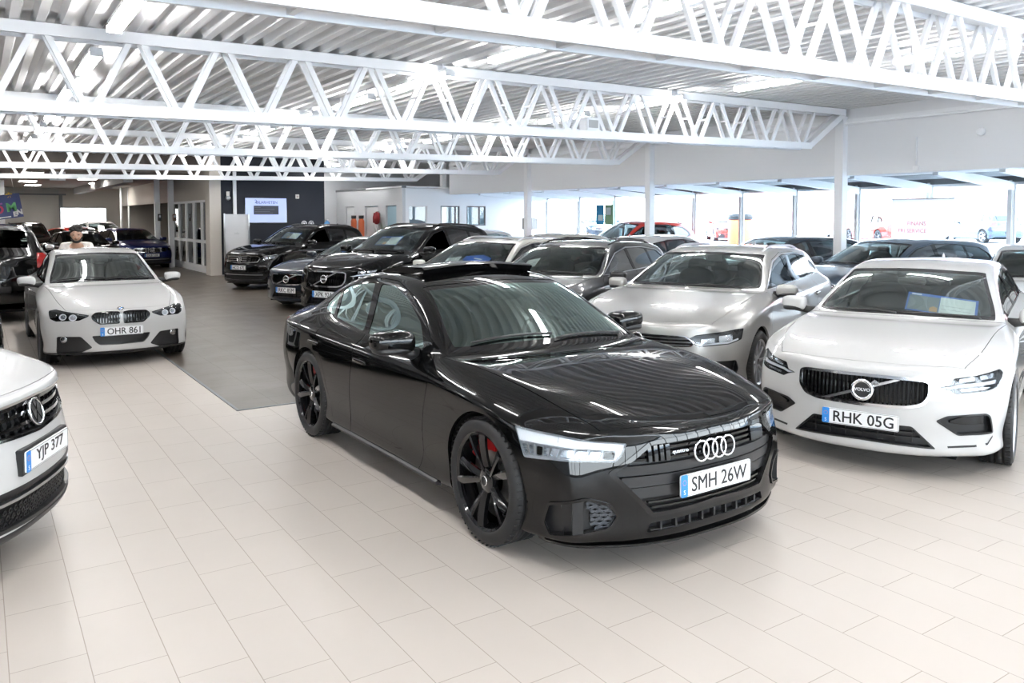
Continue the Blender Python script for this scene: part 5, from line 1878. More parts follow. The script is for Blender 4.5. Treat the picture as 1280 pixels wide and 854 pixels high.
def build_passat():
    sp = PASSAT; s = sp['scale']; L = sp['L'] * s[0]; a = math.radians(-157)
    c = Car(sp, 'estate_car', (5.64 - L / 2 * math.cos(a), 6.14 - L / 2 * math.sin(a)), a)
    tag(c.root, 'silver estate car with chrome barred grille, parked between the black coupe and the white estate', 'car')
    front_passat(c, 'TXD 48L')
    tail_lamps(c, [(0.66, 1.0), (0.90, 0.98), (0.92, 0.80), (0.62, 0.82)], L * 0.9)
    car_common(c, P_SILVER, glass_side=M_GLASSMID)
    finish_body(c, P_SILVER)
    car_wheels(c, style='ten', m_rim=M_SILVER, caliper=M_GREYCAL)
    mirrors(c, 1.74, 1.06, 1.035, m_shell=P_SILVER, foot=(1.74, 0.97))
    interior(c, 1.45, 0.97, 2.36, 1.43)
    for d, z in ((2.65, 0.85), (3.48, 0.87)): door_handle(c, d, z, P_SILVER)
    wipers(c, [((1.49, 0.62), (1.385, 0.02)), ((1.385, -0.02), (1.49, -0.64))])
    roof_rails(c, 2.45, 4.1, 0.57, M_ALU)
    antenna(c, 4.0, P_SILVER)
    return c


def build_saloon():
    sp = SALOON; s = sp['scale']; L = sp['L']; a = math.radians(-89.8)
    c = Car(sp, 'saloon_car', (1.49 - L / 2 * math.cos(a), 11.02 - L / 2 * math.sin(a)), a)
    tag(c.root, 'white saloon car with black twin grilles and plate OHR 861, left of the grey floor', 'car')
    kp = [(0.022, 0.54), (0.016, 0.682), (0.10, 0.690), (0.29, 0.684), (0.335, 0.65), (0.325, 0.60), (0.25, 0.54)]
    recessed(c, 'grille', kp, 0.05, M_GRILLE, M_GLOSSBLACK, 0.014, 0.010, side='pair', r=0.02)
    for sg in (1, -1):
        mb = MB()
        for k in range(9): vslat(c, mb, sg * (0.048 + k * 0.031), 0.548, 0.678 - (0.03 if k == 8 else 0), 0.012, 0.03, 0.004)
        mb.build('grille_bars', M_GLOSSBLACK, c.root)
    emblem(c, 'roundel', 0, 0.716, 0.042, 0.006)
    number_plate(c, 'OHR 861', c.front_d(0, 0.45) - 0.014, 0.45, 0.02, w=0.49, h=0.108)
    lamp = [(0.835, 0.712), (0.747, 0.729), (0.489, 0.690), (0.318, 0.660), (0.330, 0.640), (0.422, 0.596), (0.70, 0.588), (0.775, 0.617)]
    strips = []
    for q, z in ((0.62, 0.640), (0.50, 0.632)):
        strips.append(([(q + 0.050 * math.cos(t), z + 0.040 * math.sin(t)) for t in [2 * math.pi * k / 12 for k in range(12)]], 0.012, M_LAMPREFL, 'lamp_reflector'))
    strips.append(([(0.34, 0.652), (0.48, 0.683), (0.745, 0.722), (0.82, 0.706), (0.74, 0.706), (0.48, 0.668), (0.35, 0.640)], 0.008, M_LAMPIN, 'lamp_brow'))
    headlamp(c, lamp, A35, strips, housing=mat('lamp_dark_housing', (0.05, 0.055, 0.06), 0.25, 0.4))
    for sg in (1, -1):
        for q, z in ((0.62, 0.640), (0.50, 0.632)):
            mb = MB(); pts = []
            for k in range(20):
                t = 2 * math.pi * k / 20
                p = q_point(c, q + 0.042 * math.cos(t), z + 0.033 * math.sin(t), A35, -0.006); pts.append(c.loc((p.x, p.y * sg, p.z)))
            mb.tube(pts, 0.006, 6, closed=True)
            mb.build('light_ring', M_DRL, c.root)
    recessed(c, 'lower_grille', [(-0.05, 0.405), (0.335, 0.402), (0.30, 0.33), (0.25, 0.283), (-0.05, 0.275)], 0.06, M_GRILLE, None, r=0.02)
    recessed(c, 'air_intake', [(0.68, 0.405), (0.405, 0.40), (0.286, 0.257), (0.415, 0.2), (0.69, 0.195)], 0.03, M_TRIM, None, ang=A35, side='pair', r=0.02)
    for sg in (1, -1):
        mb = MB()
        p = q_point(c, 0.615, 0.365, A35, -0.03); o = c.loc((p.x, p.y * sg, p.z))
        M = frame(o, (math.sin(A35) * -1, math.cos(A35) * sg, 0), (0, 0, 1), (math.cos(A35), math.sin(A35) * sg, 0))
        mb.lathe([(0.0, 0.012), (0.03, 0.016), (0.034, 0.014), (0.040, 0.022), (0.042, 0.0)], 24, 'Z', 0, M)
        mb.build('fog_lamp', M_LAMPREFL, c.root)
    lipf = take(c, lambda s_: np.maximum(s_.P[:, 2] - 0.205, s_.P[:, 0] - 0.42), (1, 2))
    c.emit('front_lip', lipf, M_TRIM, off=0.006)
    tail_lamps(c, [(0.5, 0.93), (0.84, 0.91), (0.86, 0.78), (0.5, 0.78)], L * 0.9)
    car_common(c, P_WHITE, glass_side=M_GLASSDARK)
    finish_body(c, P_WHITE)
    car_wheels(c, style='five_twin', m_rim=M_DARKWHEEL, caliper=M_GREYCAL)
    mirrors(c, 1.70, 0.93, 1.0, s=(0.085, 0.11, 0.07), m_shell=P_WHITE, foot=(1.70, 0.93))
    interior(c, 1.42, 0.93, 2.3, 1.38)
    for d, z in ((2.55, 0.82), (3.25, 0.84)): door_handle(c, d, z, P_WHITE)
    wipers(c, [((1.54, 0.58), (1.42, 0.0)), ((1.44, 0.0), (1.53, -0.58))])
    antenna(c, 3.3, P_WHITE)
    return c

# ------------------------------------------------------------------ more body types
SUV = derive(ESTATE, 4.49, 1.84, 1.67, 2.68, 0.88, R=0.355, rim=0.235, lod=3, h=0.016, nose=[(0.735, 0.065), (0.62, 0.028), (0.47, 0.0), (0.30, 0.0), (0.19, 0.015), (0.15, 0.11)])
BIGSUV = derive(ESTATE, 4.72, 1.93, 1.74, 2.98, 0.87, R=0.375, rim=0.255, lod=3, h=0.02)
HATCH = derive(ESTATE, 4.25, 1.79, 1.47, 2.62, 0.86, R=0.325, rim=0.225, lod=2, h=0.03)
VAN = derive(ESTATE, 5.1, 1.95, 1.95, 3.1, 0.92, R=0.335, rim=0.215, lod=2, h=0.03)


def place(c_or_sp, nose, head):
    a = math.radians(head)
    return (nose[0] - c_or_sp / 2 * math.cos(a), nose[1] - c_or_sp / 2 * math.sin(a)), a


def front_plain(c, plate, fz=1.0, fy=1.0, emb='vw', barm=None, sport=False):
    """upper grille with bright bars, swept lamps, wide lower intake"""
    def T(p): return [(a * fy, b * fz) for a, b in p]
    g = T([(-0.05, 0.900), (0.52, 0.888), (0.60, 0.845), (0.55, 0.725), (-0.05, 0.690)])
    recessed(c, 'grille', g, 0.05, M_GRILLE, barm or M_CHROME, 0.014, 0.006, r=0.03)
    mb = MB()
    for z, w in ((0.862, 0.53), (0.812, 0.55), (0.760, 0.54)): slat(c, mb, z * fz, w * fy, 0.020, 0.03, 0.004)
    mb.build('grille_bars', barm or M_CHROME, c.root, auto=0.6)
    mb = MB()
    for k in range(-7, 8): vslat(c, mb, k * 0.07 * fy, 0.715 * fz, 0.872 * fz, 0.008, 0.02, 0.02)
    mb.build('grille_struts', M_GLOSSBLACK, c.root)
    emblem(c, emb, 0, 0.795 * fz, 0.080, 0.012)
    number_plate(c, plate, c.front_d(0, 0.585 * fz) - 0.022, 0.585 * fz)
    hb = MB(); p = c.loc((c.front_d(0, 0.585 * fz) - 0.006, 0, 0.585 * fz)); hb.box(p.x - 0.03, p.x + 0.006, -0.275, 0.275, p.z - 0.068, p.z + 0.068)
    hb.build('plate_holder', M_TRIM, c.root, bevel=0.004)
    lamp = T([(0.590, 0.850), (0.70, 0.892), (0.99, 0.930), (1.035, 0.915), (0.985, 0.825), (0.62, 0.762)])
    strips = [(T([(0.64, 0.785), (0.76, 0.805), (0.76, 0.875), (0.66, 0.858)]), 0.02, M_LAMPREFL, 'lamp_reflector'),
              (T([(0.80, 0.812), (0.93, 0.832), (0.95, 0.902), (0.80, 0.882)]), 0.02, M_LAMPREFL, 'lamp_reflector'),
              (T([(0.62, 0.862), (0.70, 0.886), (0.99, 0.923), (0.98, 0.912), (0.70, 0.876)]), 0.008, M_DRL, 'daylight_strip')]
    headlamp(c, lamp, A35, strips, housing=M_LAMPIN)
    recessed(c, 'lower_grille', T([(-0.05, 0.46), (0.62, 0.47), (0.78, 0.40), (0.68, 0.27), (-0.05, 0.245)]), 0.05, M_GRILLE, M_TRIM, 0.02, 0.004, r=0.03)
    mb = MB(); slat(c, mb, 0.405 * fz, 0.66 * fy, 0.016, 0.03, -0.004); mb.build('bumper_strip', M_ALU, c.root, auto=0.6)
    mb = MB()
    for k in range(-15, 16):
        for r_ in range(3):
            y = (k + 0.5 * (r_ % 2)) * 0.042; z = (0.285 + r_ * 0.032) * fz
            if abs(y) > 0.60: continue
            d = c.front_d(abs(y), z) + 0.03
            q = c.loc((d, y, z)); 
            for a0, a1 in (((-.02, 0), (0, .014)), ((0, .014), (.02, 0)), ((.02, 0), (0, -.014)), ((0, -.014), (-.02, 0))):
                mb.bar((q.x, q.y + a0[0], q.z + a0[1]), (q.x, q.y + a1[0], q.z + a1[1]), 0.005, 0.01)
    mb.build('lower_grille_mesh', M_TRIM, c.root)
    lip = take(c, lambda s: np.maximum(s.P[:, 2] - 0.245 * fz, s.P[:, 0] - 0.45), (1, 2), 0.03)
    c.emit('front_lip', lip, M_TRIM, off=0.008)


def build_suv(sp, name, nose, head, paint_, plate, label, volvo=False, rails=None, wheel='five', rim_m=None, group=None, fz=None, fy=1.0, pos=None):
    L = sp['L'] * sp['scale'][0]; s = sp['scale']
    (loc, a) = place(L, nose, head)
    c = Car(sp, name, loc, a)
    tag(c.root, label, 'car')
    if volvo: front_volvo(c, plate, fy=fy, fz=fz or 1.2)
    else: front_plain(c, plate, fz=fz or 1.0, fy=fy)
    tail_lamps(c, [(0.64 * s[1], 1.02 * s[2]), (0.90 * s[1], 1.0 * s[2]), (0.92 * s[1], 0.78 * s[2]), (0.64 * s[1], 0.80 * s[2])], L * 0.88)
    rp = [(-0.05, 0.545 * s[2]), (0.27, 0.545 * s[2]), (0.27, 0.455 * s[2]), (-0.05, 0.455 * s[2])]
    f = take(c, r_fn(rp, L * 0.8), (3,), 0.03); c.emit('rear_plate_recess', f, M_TRIM, vec=(-0.03, 0, 0))
    car_common(c, paint_, glass_side=M_GLASSDARK)
    finish_body(c, paint_)
    car_wheels(c, style=wheel, m_rim=rim_m or M_SILVER, caliper=M_GREYCAL)
    mirrors(c, 1.72 * s[0], 1.01 * s[1], 1.03 * s[2], m_shell=paint_, foot=(1.72 * s[0], 0.955 * s[2]))
    interior(c, 1.45 * s[0], 0.95 * s[2], 2.35 * s[0], 1.40 * s[2], floor_z=0.28 * s[2] + 0.06)
    for d, z in ((2.62, 0.83), (3.45, 0.85)): door_handle(c, d * s[0], z * s[2], paint_)
    wipers(c, [((1.485 * s[0], 0.60 * s[1]), (1.375 * s[0], 0.02)), ((1.375 * s[0], -0.02), (1.485 * s[0], -0.62 * s[1]))])
    if rails: roof_rails(c, 2.5 * s[0], 4.1 * s[0], 0.53 * s[1], rails)
    antenna(c, 4.0 * s[0], paint_)
    return c


class Copied:
    """a parked copy of a car with its own place, paint, plate and label"""
    def __init__(self, src, nose, head, label, paint_from, paint_to, plate=None, group=None, swap=None, name=None, mid=None):
        self.L = src.L
        self.root = copy_tree(src.root)
        if name: self.root.name = name
        a = math.radians(head)
        x, y = mid if mid else (nose[0] - src.L / 2 * math.cos(a), nose[1] - src.L / 2 * math.sin(a))
        self.root.location = (x, y, 0); self.root.rotation_euler = (0, 0, a)
        self.bvh = src.bvh; self.src = src
        for k in ('label', 'group'):
            if k in self.root: del self.root[k]
        tag(self.root, label, 'car', group)
        sw = {paint_from.name: paint_to}
        if swap: sw.update({k.name: v for k, v in swap.items()})
        recolour(self.root, sw)
        if plate is not None:
            for ch in list(self.root.children):
                if ch.name.startswith('number_plate'):
                    d, z = self.L / 2, None
                    vs = [v.co for v in ch.data.vertices]
                    x1 = max(v.x for v in vs); zc = (max(v.z for v in vs) + min(v.z for v in vs)) / 2
                    bpy.data.objects.remove(ch)
                    if plate: number_plate(self, plate, self.L / 2 - x1, zc)
        self.front_d = src.front_d; self.top_z = src.top_z; self.side_y = src.side_y

    def loc(self, p):
        return Vector((self.L / 2 - p[0], p[1], p[2]))


def on_dash(c, kind, d, y, label, w=0.36, h=0.24, gap=0.06, roll=0.0):
    """a price board lying on the dashboard close under the windscreen, a thing of its own"""
    R_ = c.root
    z = c.top_z(d, abs(y)); e = 0.08
    ex = Vector((0, 2 * e, c.top_z(d, abs(y + e)) - c.top_z(d, abs(y - e)))).normalized()
    ey = Vector((-2 * e, 0, c.top_z(d + e, abs(y)) - c.top_z(d - e, abs(y)))).normalized()
    ez = ex.cross(ey).normalized(); ey = ez.cross(ex)
    M = R_.matrix_basis @ frame(c.loc((d, y, z)) - ez * gap, ex, ey, ez) @ Matrix.Rotation(roll, 4, 'Z')
    b = MB()
    def rect(x0, x1, y0, y1, dz, m): b.prism([(x0, y0), (x1, y0), (x1, y1), (x0, y1)], Matrix.Translation((0, 0, dz)), 0.002, m)
    mats = [mat('sign_blue', (0.02, 0.13, 0.62), 0.35), mat('sign_white', (0.86, 0.87, 0.90), 0.5), mat('sign_photo_grey', (0.20, 0.22, 0.25), 0.4), mat('sign_photo_orange', (0.70, 0.36, 0.16), 0.5), mat('sign_text_grey', (0.45, 0.45, 0.50), 0.6)]
    if kind == 'board':
        rect(-w / 2, w / 2, -h / 2, h / 2, 0, 0)
        rect(-w / 2 + 0.015, -0.02, -h / 2 + 0.015, h / 2 - 0.045, 0.001, 2)
        rect(-0.015, w / 2 - 0.02, -h / 2 + 0.012, h / 2 - 0.025, 0.001, 1)
        rect(-w / 2 + 0.03, -w / 2 + 0.11, h / 2 - 0.035, h / 2 - 0.015, 0.001, 1)
        b.prism([(-0.09, -h / 2 + .02), (-0.03, -h / 2 + .02), (-0.03, -h / 2 + .09), (-.06, -h / 2 + .11), (-.09, -h / 2 + .08)], Matrix.Translation((0, 0, 0.002)), 0.002, 3)
        for k in range(3): rect(0.0, w / 2 - 0.05, -h / 2 + 0.03 + k * 0.055, -h / 2 + 0.034 + k * 0.055, 0.0016, 4)
    elif kind == 'paper':
        rect(-w / 2, w / 2, -h / 2, h / 2, 0, 1)
        for k in range(4): rect(-w / 2 + 0.02, w / 2 - 0.03, -h / 2 + 0.03 + k * 0.045, -h / 2 + 0.036 + k * 0.045, 0.0016, 4)
    else:    # folded blue card
        b.prism([(-w / 2, -h / 2), (w / 2, -h / 2), (w / 2, h * 0.2), (w * 0.1, h / 2), (-w / 2, 0.0)], Matrix.Identity(4), 0.004, 0)
        rect(-w * 0.12, w * 0.2, -h * 0.20, -h * 0.06, 0.001, 1)
        b.add([(-w / 2, -h / 2, 0), (w / 2, -h / 2, 0), (w / 2, -h / 2 + 0.02, -0.04), (-w / 2, -h / 2 + 0.02, -0.04)], [(0, 1, 2, 3)], 0)
    o = b.build('price_sign', mats)
    o.matrix_world = M
    tag(o, label, 'price sign')
    return o


# ------------------------------------------------------------------ all the cars, nearest first
coupe = build_a7()
v60 = build_v60('estate_car', V60, (5.30, 3.40), -158.7, P_WHITE, 'RHK 05G', 'white estate car at the right edge with vertical-bar grille and plate RHK 05G')
passat = build_passat()
saloon = build_saloon()
tiguan = build_suv(SUV, 'suv', (5.55, 20.9), -152, P_BLACK, 'HCO 67E', 'black SUV nearest the navy wall, chrome-barred grille, left end of the row', rails=M_TRIM)
xc = build_suv(BIGSUV, 'suv', (5.08, 13.62), -155, P_BLACK, 'XPK 92A', 'large black SUV with ring emblem between the dark blue estate and the cream estate', volvo=True, wheel='ten', rails=M_TRIM, fz=1.25, fy=1.04)
hatch = build_suv(HATCH, 'hatchback', (5.25, 31.2), -80, P_BLUE, 'DLB 53K', 'small deep blue hatchback far back on the left beside the glazed partition', fz=0.86)

left_suv = Copied(tiguan, (0.285, 5.075), -26, 'white SUV cut off by the left edge, round emblem and plate YJP 377', P_BLACK, P_WHITE, plate='YJP 377')
navy_estate = Copied(v60, (5.15, 15.9), -152, 'dark blue estate car between the two black SUVs, ring emblem on its grille', P_WHITE, P_NAVY, plate='RKC 85M')
grey_estate = Copied(passat, (5.55, 8.85), -155, 'dark grey estate car parked right behind the silver estate, white paper in its windscreen', P_SILVER, P_GREY, plate='MJE 31P', swap={M_ALU: M_GLOSSBLACK, M_GLASSMID: M_GLASSDARK})
cream_estate = Copied(passat, (5.52, 11.30), -155, 'cream white estate car with black glass roof and a blue card in its windscreen', P_SILVER, P_CREAM, plate='KUA 28B', swap={M_GLASSMID: M_GLASSDARK})
b = MB(); secs = []
for i in range(9):
    y = -0.44 + 0.88 * i / 8
    secs.append([cream_estate.loc((d, y, cream_estate.top_z(d, abs(y)) + up)) for d, up in ((2.5, 0.006), (3.1, 0.008), (3.9, 0.006), (3.9, -0.01), (2.5, -0.01))])
loft(b, secs); b.build('glass_roof', M_GLOSSBLACK, cream_estate.root)

# second row, by the columns and windows
Copied(v60, None, 172, 'blue grey estate car behind the white estate, right of the near column at the windows', P_WHITE, P_BLUEGREY, plate='', swap={M_GLASSMID: M_GLASSDARK}, mid=(13.5, 8.2)).root.scale = (0.92, 1, 1.04)
Copied(hatch, (10.9, 4.45), -155, 'white hatchback cut by the right edge, behind the white estate', P_BLUE, P_WHITE, plate='')
Copied(v60, None, 172, 'dark navy estate car behind the silver estate, left of the column at the windows', P_WHITE, P_NAVY, plate='', swap={M_GLASSMID: M_GLASSDARK}, mid=(13.9, 11.0)).root.scale = (0.92, 1, 1.03)
Copied(hatch, None, 8, 'white hatchback seen from behind with red tail lamps, in front of the red SUV', P_BLUE, P_WHITE, plate='', mid=(13.5, 13.55))
Copied(tiguan, None, 176, 'bright red SUV with roof rails standing behind the column at the windows', P_BLACK, P_RED, plate='', mid=(16.05, 17.85)).root.scale = (1, 1, 1.06)
Copied(hatch, None, 178, 'white hatchback roof behind the dark grey estate, left of the red SUV', P_BLUE, P_CREAM, plate='', mid=(11.72, 16.3))
Copied(passat, None, -155, 'cream estate roof farther back, behind the cream estate with the black roof', P_SILVER, P_CREAM, plate='', mid=(11.6, 20.3))
Copied(saloon, None, -155, 'dark saloon roof far back in front of the office windows', P_WHITE, P_GREY, plate='', mid=(12.2, 23.6))

# far left
Copied(xc, None, 90, 'black SUV seen from behind at the left edge, just past the white saloon', P_BLACK, P_BLACK, plate='', mid=(0.22, 18.75))
Copied(hatch, None, -35, 'dark hatchback nose at the left edge, above the white SUV', P_BLUE, P_BLACK, plate='', mid=(-1.75, 11.6))
Copied(tiguan, None, -90, 'black SUV with roof rails far back at the left under the colourful sign', P_BLACK, P_BLACK, plate='', mid=(1.6, 36.0))
Copied(saloon, None, -80, 'dark saloon far back behind the man in white', P_WHITE, P_BLACK, plate='', mid=(3.0, 31.2), swap={})
Copied(hatch, None, -70, 'red car far back on the left with paper on its dashboard', P_BLUE, P_RED, plate='', mid=(3.7, 38.4))
Copied(tiguan, None, -80, 'white SUV far back behind the deep blue hatchback', P_BLACK, P_WHITE, plate='', mid=(5.0, 43.0))

# outdoors, on the raised yard
for i, (mx_, my_, hd, src, pf, pt, lb) in enumerate(((36.5, 22.5, 60, saloon, P_WHITE, P_RED, 'red car parked outside, seen through the window right of the column'),
        (34.0, 30.0, -130, saloon, P_WHITE, P_RED, 'red car parked outside, seen left of the near column'),
        (27.0, 32.5, -120, hatch, P_BLUE, P_NAVY, 'dark car parked outside, seen above the white hatchback'),
        (42.0, 20.5, 60, hatch, P_BLUE, P_BLUEGREY, 'pale blue car parked outside beside the red one'))):
    o = Copied(src, None, hd, lb, pf, pt, plate='', mid=(mx_, my_))
    o.root.location.z = 0.62
van = build_suv(VAN, 'van', (30.0, 8.0), 100, P_WHITE, 'BNM 40F', 'white van parked outside the windows at the right edge', fz=1.0)
van.root.location.z = 0.62

# price boards behind the windscreens
on_dash(v60, 'board', 1.79, 0.30, 'blue price board with white sheet in the windscreen of the white estate', w=0.56, h=0.31, roll=0.10)
on_dash(xc, 'board', 1.74, 0.02, 'price board behind the windscreen of the large black SUV', w=0.52, h=0.30, roll=0.05)
on_dash(tiguan, 'board', 1.70, 0.18, 'price board behind the windscreen of the SUV nearest the navy wall', w=0.50, h=0.30, roll=0.12)
on_dash(navy_estate, 'card', 1.80, 0.20, 'blue folded card behind the windscreen of the dark blue estate', w=0.50, h=0.20)
on_dash(cream_estate, 'card', 1.72, 0.22, 'blue folded card behind the windscreen of the cream estate', w=0.50, h=0.24)
on_dash(cream_estate, 'paper', 1.66, -0.28, 'pale paper on the dashboard of the cream estate', w=0.30, h=0.15)
on_dash(grey_estate, 'paper', 1.78, -0.42, 'white paper in the windscreen of the dark grey estate', w=0.22, h=0.26)

# ------------------------------------------------------------------ the man behind the white saloon
def skin_mesh(verts, edges, radii, sub=2):
    me = bpy.data.meshes.new('skin'); me.from_pydata(verts, edges, [])
    ob = bpy.data.objects.new('skin', me); COL.objects.link(ob)
    md = ob.modifiers.new('s', 'SKIN'); md.use_smooth_shade = True
    for i, r in enumerate(radii):
        me.skin_vertices[0].data[i].radius = (r, r) if not isinstance(r, tuple) else r
        me.skin_vertices[0].data[i].use_root = (i == 0)
    m2 = ob.modifiers.new('u', 'SUBSURF'); m2.levels = sub
    dg = bpy.context.evaluated_depsgraph_get()
    out = bpy.data.meshes.new_from_object(ob.evaluated_get(dg))
    bpy.data.objects.remove(ob)
    return out


def fuse(mb, voxel):
    me = mb.mesh('fuse'); ob = bpy.data.objects.new('fuse', me); COL.objects.link(ob)
    md = ob.modifiers.new('r', 'REMESH'); md.mode = 'VOXEL'; md.voxel_size = voxel; md.use_smooth_shade = True
    m2 = ob.modifiers.new('s', 'SMOOTH'); m2.iterations = 4; m2.factor = 0.5
    dg = bpy.context.evaluated_depsgraph_get()
    out = bpy.data.meshes.new_from_object(ob.evaluated_get(dg))
    bpy.data.objects.remove(ob)
    return out


def build_person(loc, rz):
    root = empty('person', loc, rz)     # faces local -y
    tag(root, 'man with dark hair and beard in a white shirt bending behind the white saloon', 'person')
    V_, E_, R_ = [], [], []
    def j(p, r, parent=None):
        V_.append(p); R_.append(r)
        if parent is not None: E_.append((parent, len(V_) - 1))
        return len(V_) - 1
    pel = j((0, 0.02, 0.90), 0.135)
    ab = j((0, -0.04, 1.05), 0.125, pel); ch = j((0, -0.12, 1.20), 0.135, ab); nk = j((0, -0.22, 1.315), 0.060, ch); j((0, -0.27, 1.385), 0.055, nk)
    for s in (-1, 1):
        sh = j((0.185 * s, -0.15, 1.255), 0.065, ch); el = j((0.26 * s, -0.22, 1.00), 0.045, sh); wr = j((0.22 * s, -0.42, 0.985), 0.030, el)
        pm = j((0.215 * s, -0.49, 0.985), 0.034, wr)
        for k, (dx, ln) in enumerate(((-0.030, 0.072), (-0.010, 0.082), (0.010, 0.078), (0.030, 0.062))):
            f1 = j((0.215 * s + dx, -0.53, 0.985), 0.010, pm); f2 = j((0.215 * s + dx * 1.1, -0.53 - ln * 0.55, 0.982), 0.009, f1); j((0.215 * s + dx * 1.1, -0.53 - ln, 0.972), 0.008, f2)
        t1 = j((0.215 * s - 0.040 * s, -0.475, 0.978), 0.011, pm); j((0.215 * s - 0.062 * s, -0.515, 0.974), 0.009, t1)
        hp = j((0.095 * s, 0.03, 0.84), 0.090, pel); kn = j((0.105 * s, 0.0, 0.47), 0.060, hp); an = j((0.105 * s, 0.05, 0.09), 0.042, kn); j((0.115 * s, -0.10, 0.04), 0.040, an)
    body = skin_mesh(V_, E_, R_, 2)
    mb = MB(); mesh_into(mb, body, Matrix.Identity(4))
    H = Matrix.Translation((0, -0.315, 1.49)) @ Matrix.Rotation(math.radians(18), 4, 'X')
    def head_t(x, y, z): return (x * (1.0 if z > -0.1 else 1.0 + 0.30 * (z + 0.1)), y * (1.0 if z > 0 else 1 + 0.12 * z) - (0.06 if z < -0.5 else 0), z)
    mb.superq((0, 0, 0), (0.082, 0.102, 0.128), 0.9, 0.9, 20, 28, 0, H, head_t)
    mb.superq((0, -0.102, -0.018), (0.013, 0.022, 0.026), 0.9, 0.9, 10, 12, 0, H)
    mb.superq((0, -0.092, 0.022), (0.058, 0.018, 0.010), 0.8, 0.8, 8, 12, 0, H)
    mb.superq((0, -0.088, -0.068), (0.026, 0.016, 0.010), 0.8, 0.8, 8, 12, 0, H)
    for s in (-1, 1):
        mb.superq((0.082 * s, 0.0, -0.01), (0.010, 0.022, 0.034), 0.9, 0.9, 8, 12, 0, H)
        mb.superq((0.04 * s, -0.075, -0.03), (0.026, 0.02, 0.022), 0.9, 0.9, 8, 12, 0, H)
    skin = mat('skin', (0.50, 0.30, 0.21), 0.55)
    o = link_mesh('body', fuse(mb, 0.009), skin, root)
    hair = mat('dark_hair', (0.016, 0.012, 0.010), 0.7)
    h = MB()
    h.superq((0, 0.022, 0.072), (0.092, 0.100, 0.088), 0.9, 0.9, 16, 24, 0, H)
    rnd = random.Random(4)
    for k in range(40):
        a = rnd.uniform(0, 2 * math.pi); b = rnd.uniform(0.0, 1.1)
        h.superq((0.080 * math.cos(a) * math.cos(b), 0.015 + 0.090 * math.sin(a) * math.cos(b), 0.085 + 0.072 * math.sin(b)), (0.024, 0.024, 0.020), 1, 1, 6, 8, 0, H)
    link_mesh('hair', fuse(h, 0.008), hair, o)
    bd = MB()
    for k in range(15):
        a = math.radians(-90 + (k - 7) * 11.5)
        bd.superq((0.072 * math.cos(a), 0.088 * math.sin(a) - 0.004, -0.072 - 0.030 * math.cos((k - 7) / 7 * 1.4)), (0.015, 0.015, 0.026), 1, 1, 6, 8, 0, H)
    bd.superq((0, -0.098, -0.050), (0.026, 0.010, 0.006), 1, 1, 6, 8, 0, H)
    link_mesh('beard', fuse(bd, 0.006), hair, o)
    for s in (-1, 1):
        e = MB(); e.superq((0.033 * s, -0.088, 0.000), (0.013, 0.009, 0.008), 1, 1, 8, 12, 0, H)
        e.superq((0.033 * s, -0.0965, -0.001), (0.005, 0.002, 0.005), 1, 1, 6, 8, 1, H)
        e.build('eye', [mat('eye_white', (0.75, 0.74, 0.72), 0.3), hair], o)
        b = MB(); b.superq((0.034 * s, -0.100, 0.026), (0.020, 0.006, 0.0045), 1, 0.8, 6, 10, 0, H); b.build('eyebrow', hair, o)
    # shirt: torso and upper arms a little larger than the body
    V_, E_, R_ = [], [], []
    pel = j((0, 0.02, 0.86), 0.150)
    ab = j((0, -0.04, 1.05), 0.145, pel); ch = j((0, -0.12, 1.21), 0.162, ab); nk = j((0, -0.205, 1.305), 0.098, ch)
    for s in (-1, 1):
        sh = j((0.190 * s, -0.15, 1.272), 0.096, ch); el = j((0.252 * s, -0.205, 1.06), 0.066, sh)
    sm = skin_mesh(V_, E_, R_, 2); m2 = MB(); mesh_into(m2, sm, Matrix.Identity(4))
    link_mesh('shirt', fuse(m2, 0.012), mat('white_shirt', (0.74, 0.70, 0.66), 0.85), o)
    V_, E_, R_ = [], [], []
    pel = j((0, 0.02, 0.90), 0.150)
    for s in (-1, 1):
        hp = j((0.095 * s, 0.03, 0.82), 0.102, pel); kn = j((0.105 * s, 0.0, 0.47), 0.074, hp); an = j((0.105 * s, 0.05, 0.10), 0.060, kn)
    sm = skin_mesh(V_, E_, R_, 2); m2 = MB(); mesh_into(m2, sm, Matrix.Identity(4))
    link_mesh('trousers', fuse(m2, 0.012), mat('dark_trousers', (0.02, 0.022, 0.03), 0.85), o)
    for s in (-1, 1):
        b = MB(); b.superq((0.112 * s, -0.03, 0.05), (0.052, 0.145, 0.052), 0.6, 0.7, 10, 20); b.build('shoe', M_TRIM, o)
    return root


build_person((1.50, 16.28, 0.0), math.radians(-6)).scale = (1.05, 1.05, 1.05)

# ------------------------------------------------------------------ on and by the navy wall
NW = 26.75      # face of the navy wall
t = empty('wall_screen', (8.02, NW - 0.03, 2.10))
tag(t, 'bright wall screen with dark box on the navy wall', 'screen')
b = MB(); b.box(-0.70, 0.70, -0.03, 0.03, -0.42, 0.42); b.build('screen_frame', M_GLOSSBLACK, t, bevel=0.006)
b = MB(); b.box(-0.68, 0.68, -0.036, -0.031, -0.40, 0.40)
b.build('display', mat('screen_blue_white', (0.3, 0.35, 0.6), 0.3, emit=(0.42, 0.52, 1.0), estr=0.36), t)
b = MB(); b.box(-0.41, 0.41, -0.040, -0.0365, -0.14, 0.15)
b.build('picture_box', mat('screen_dark', (0.01, 0.012, 0.03), 0.3), t)
Mt = frame((0.02, -0.0365, 0.255), (1, 0, 0), (0, 0, 1), (0, -1, 0))
b = MB(); mesh_into(b, text_mesh('BILARHETEN', 0.125, 0.0008, bold=0.001), Mt)
mesh_into(b, text_mesh('2', 0.16, 0.0008), Mt @ Matrix.Translation((-0.36, 0.03, 0.0002)))
b.build('lettering', mat('screen_text_blue', (0.03, 0.05, 0.22), 0.4), t)
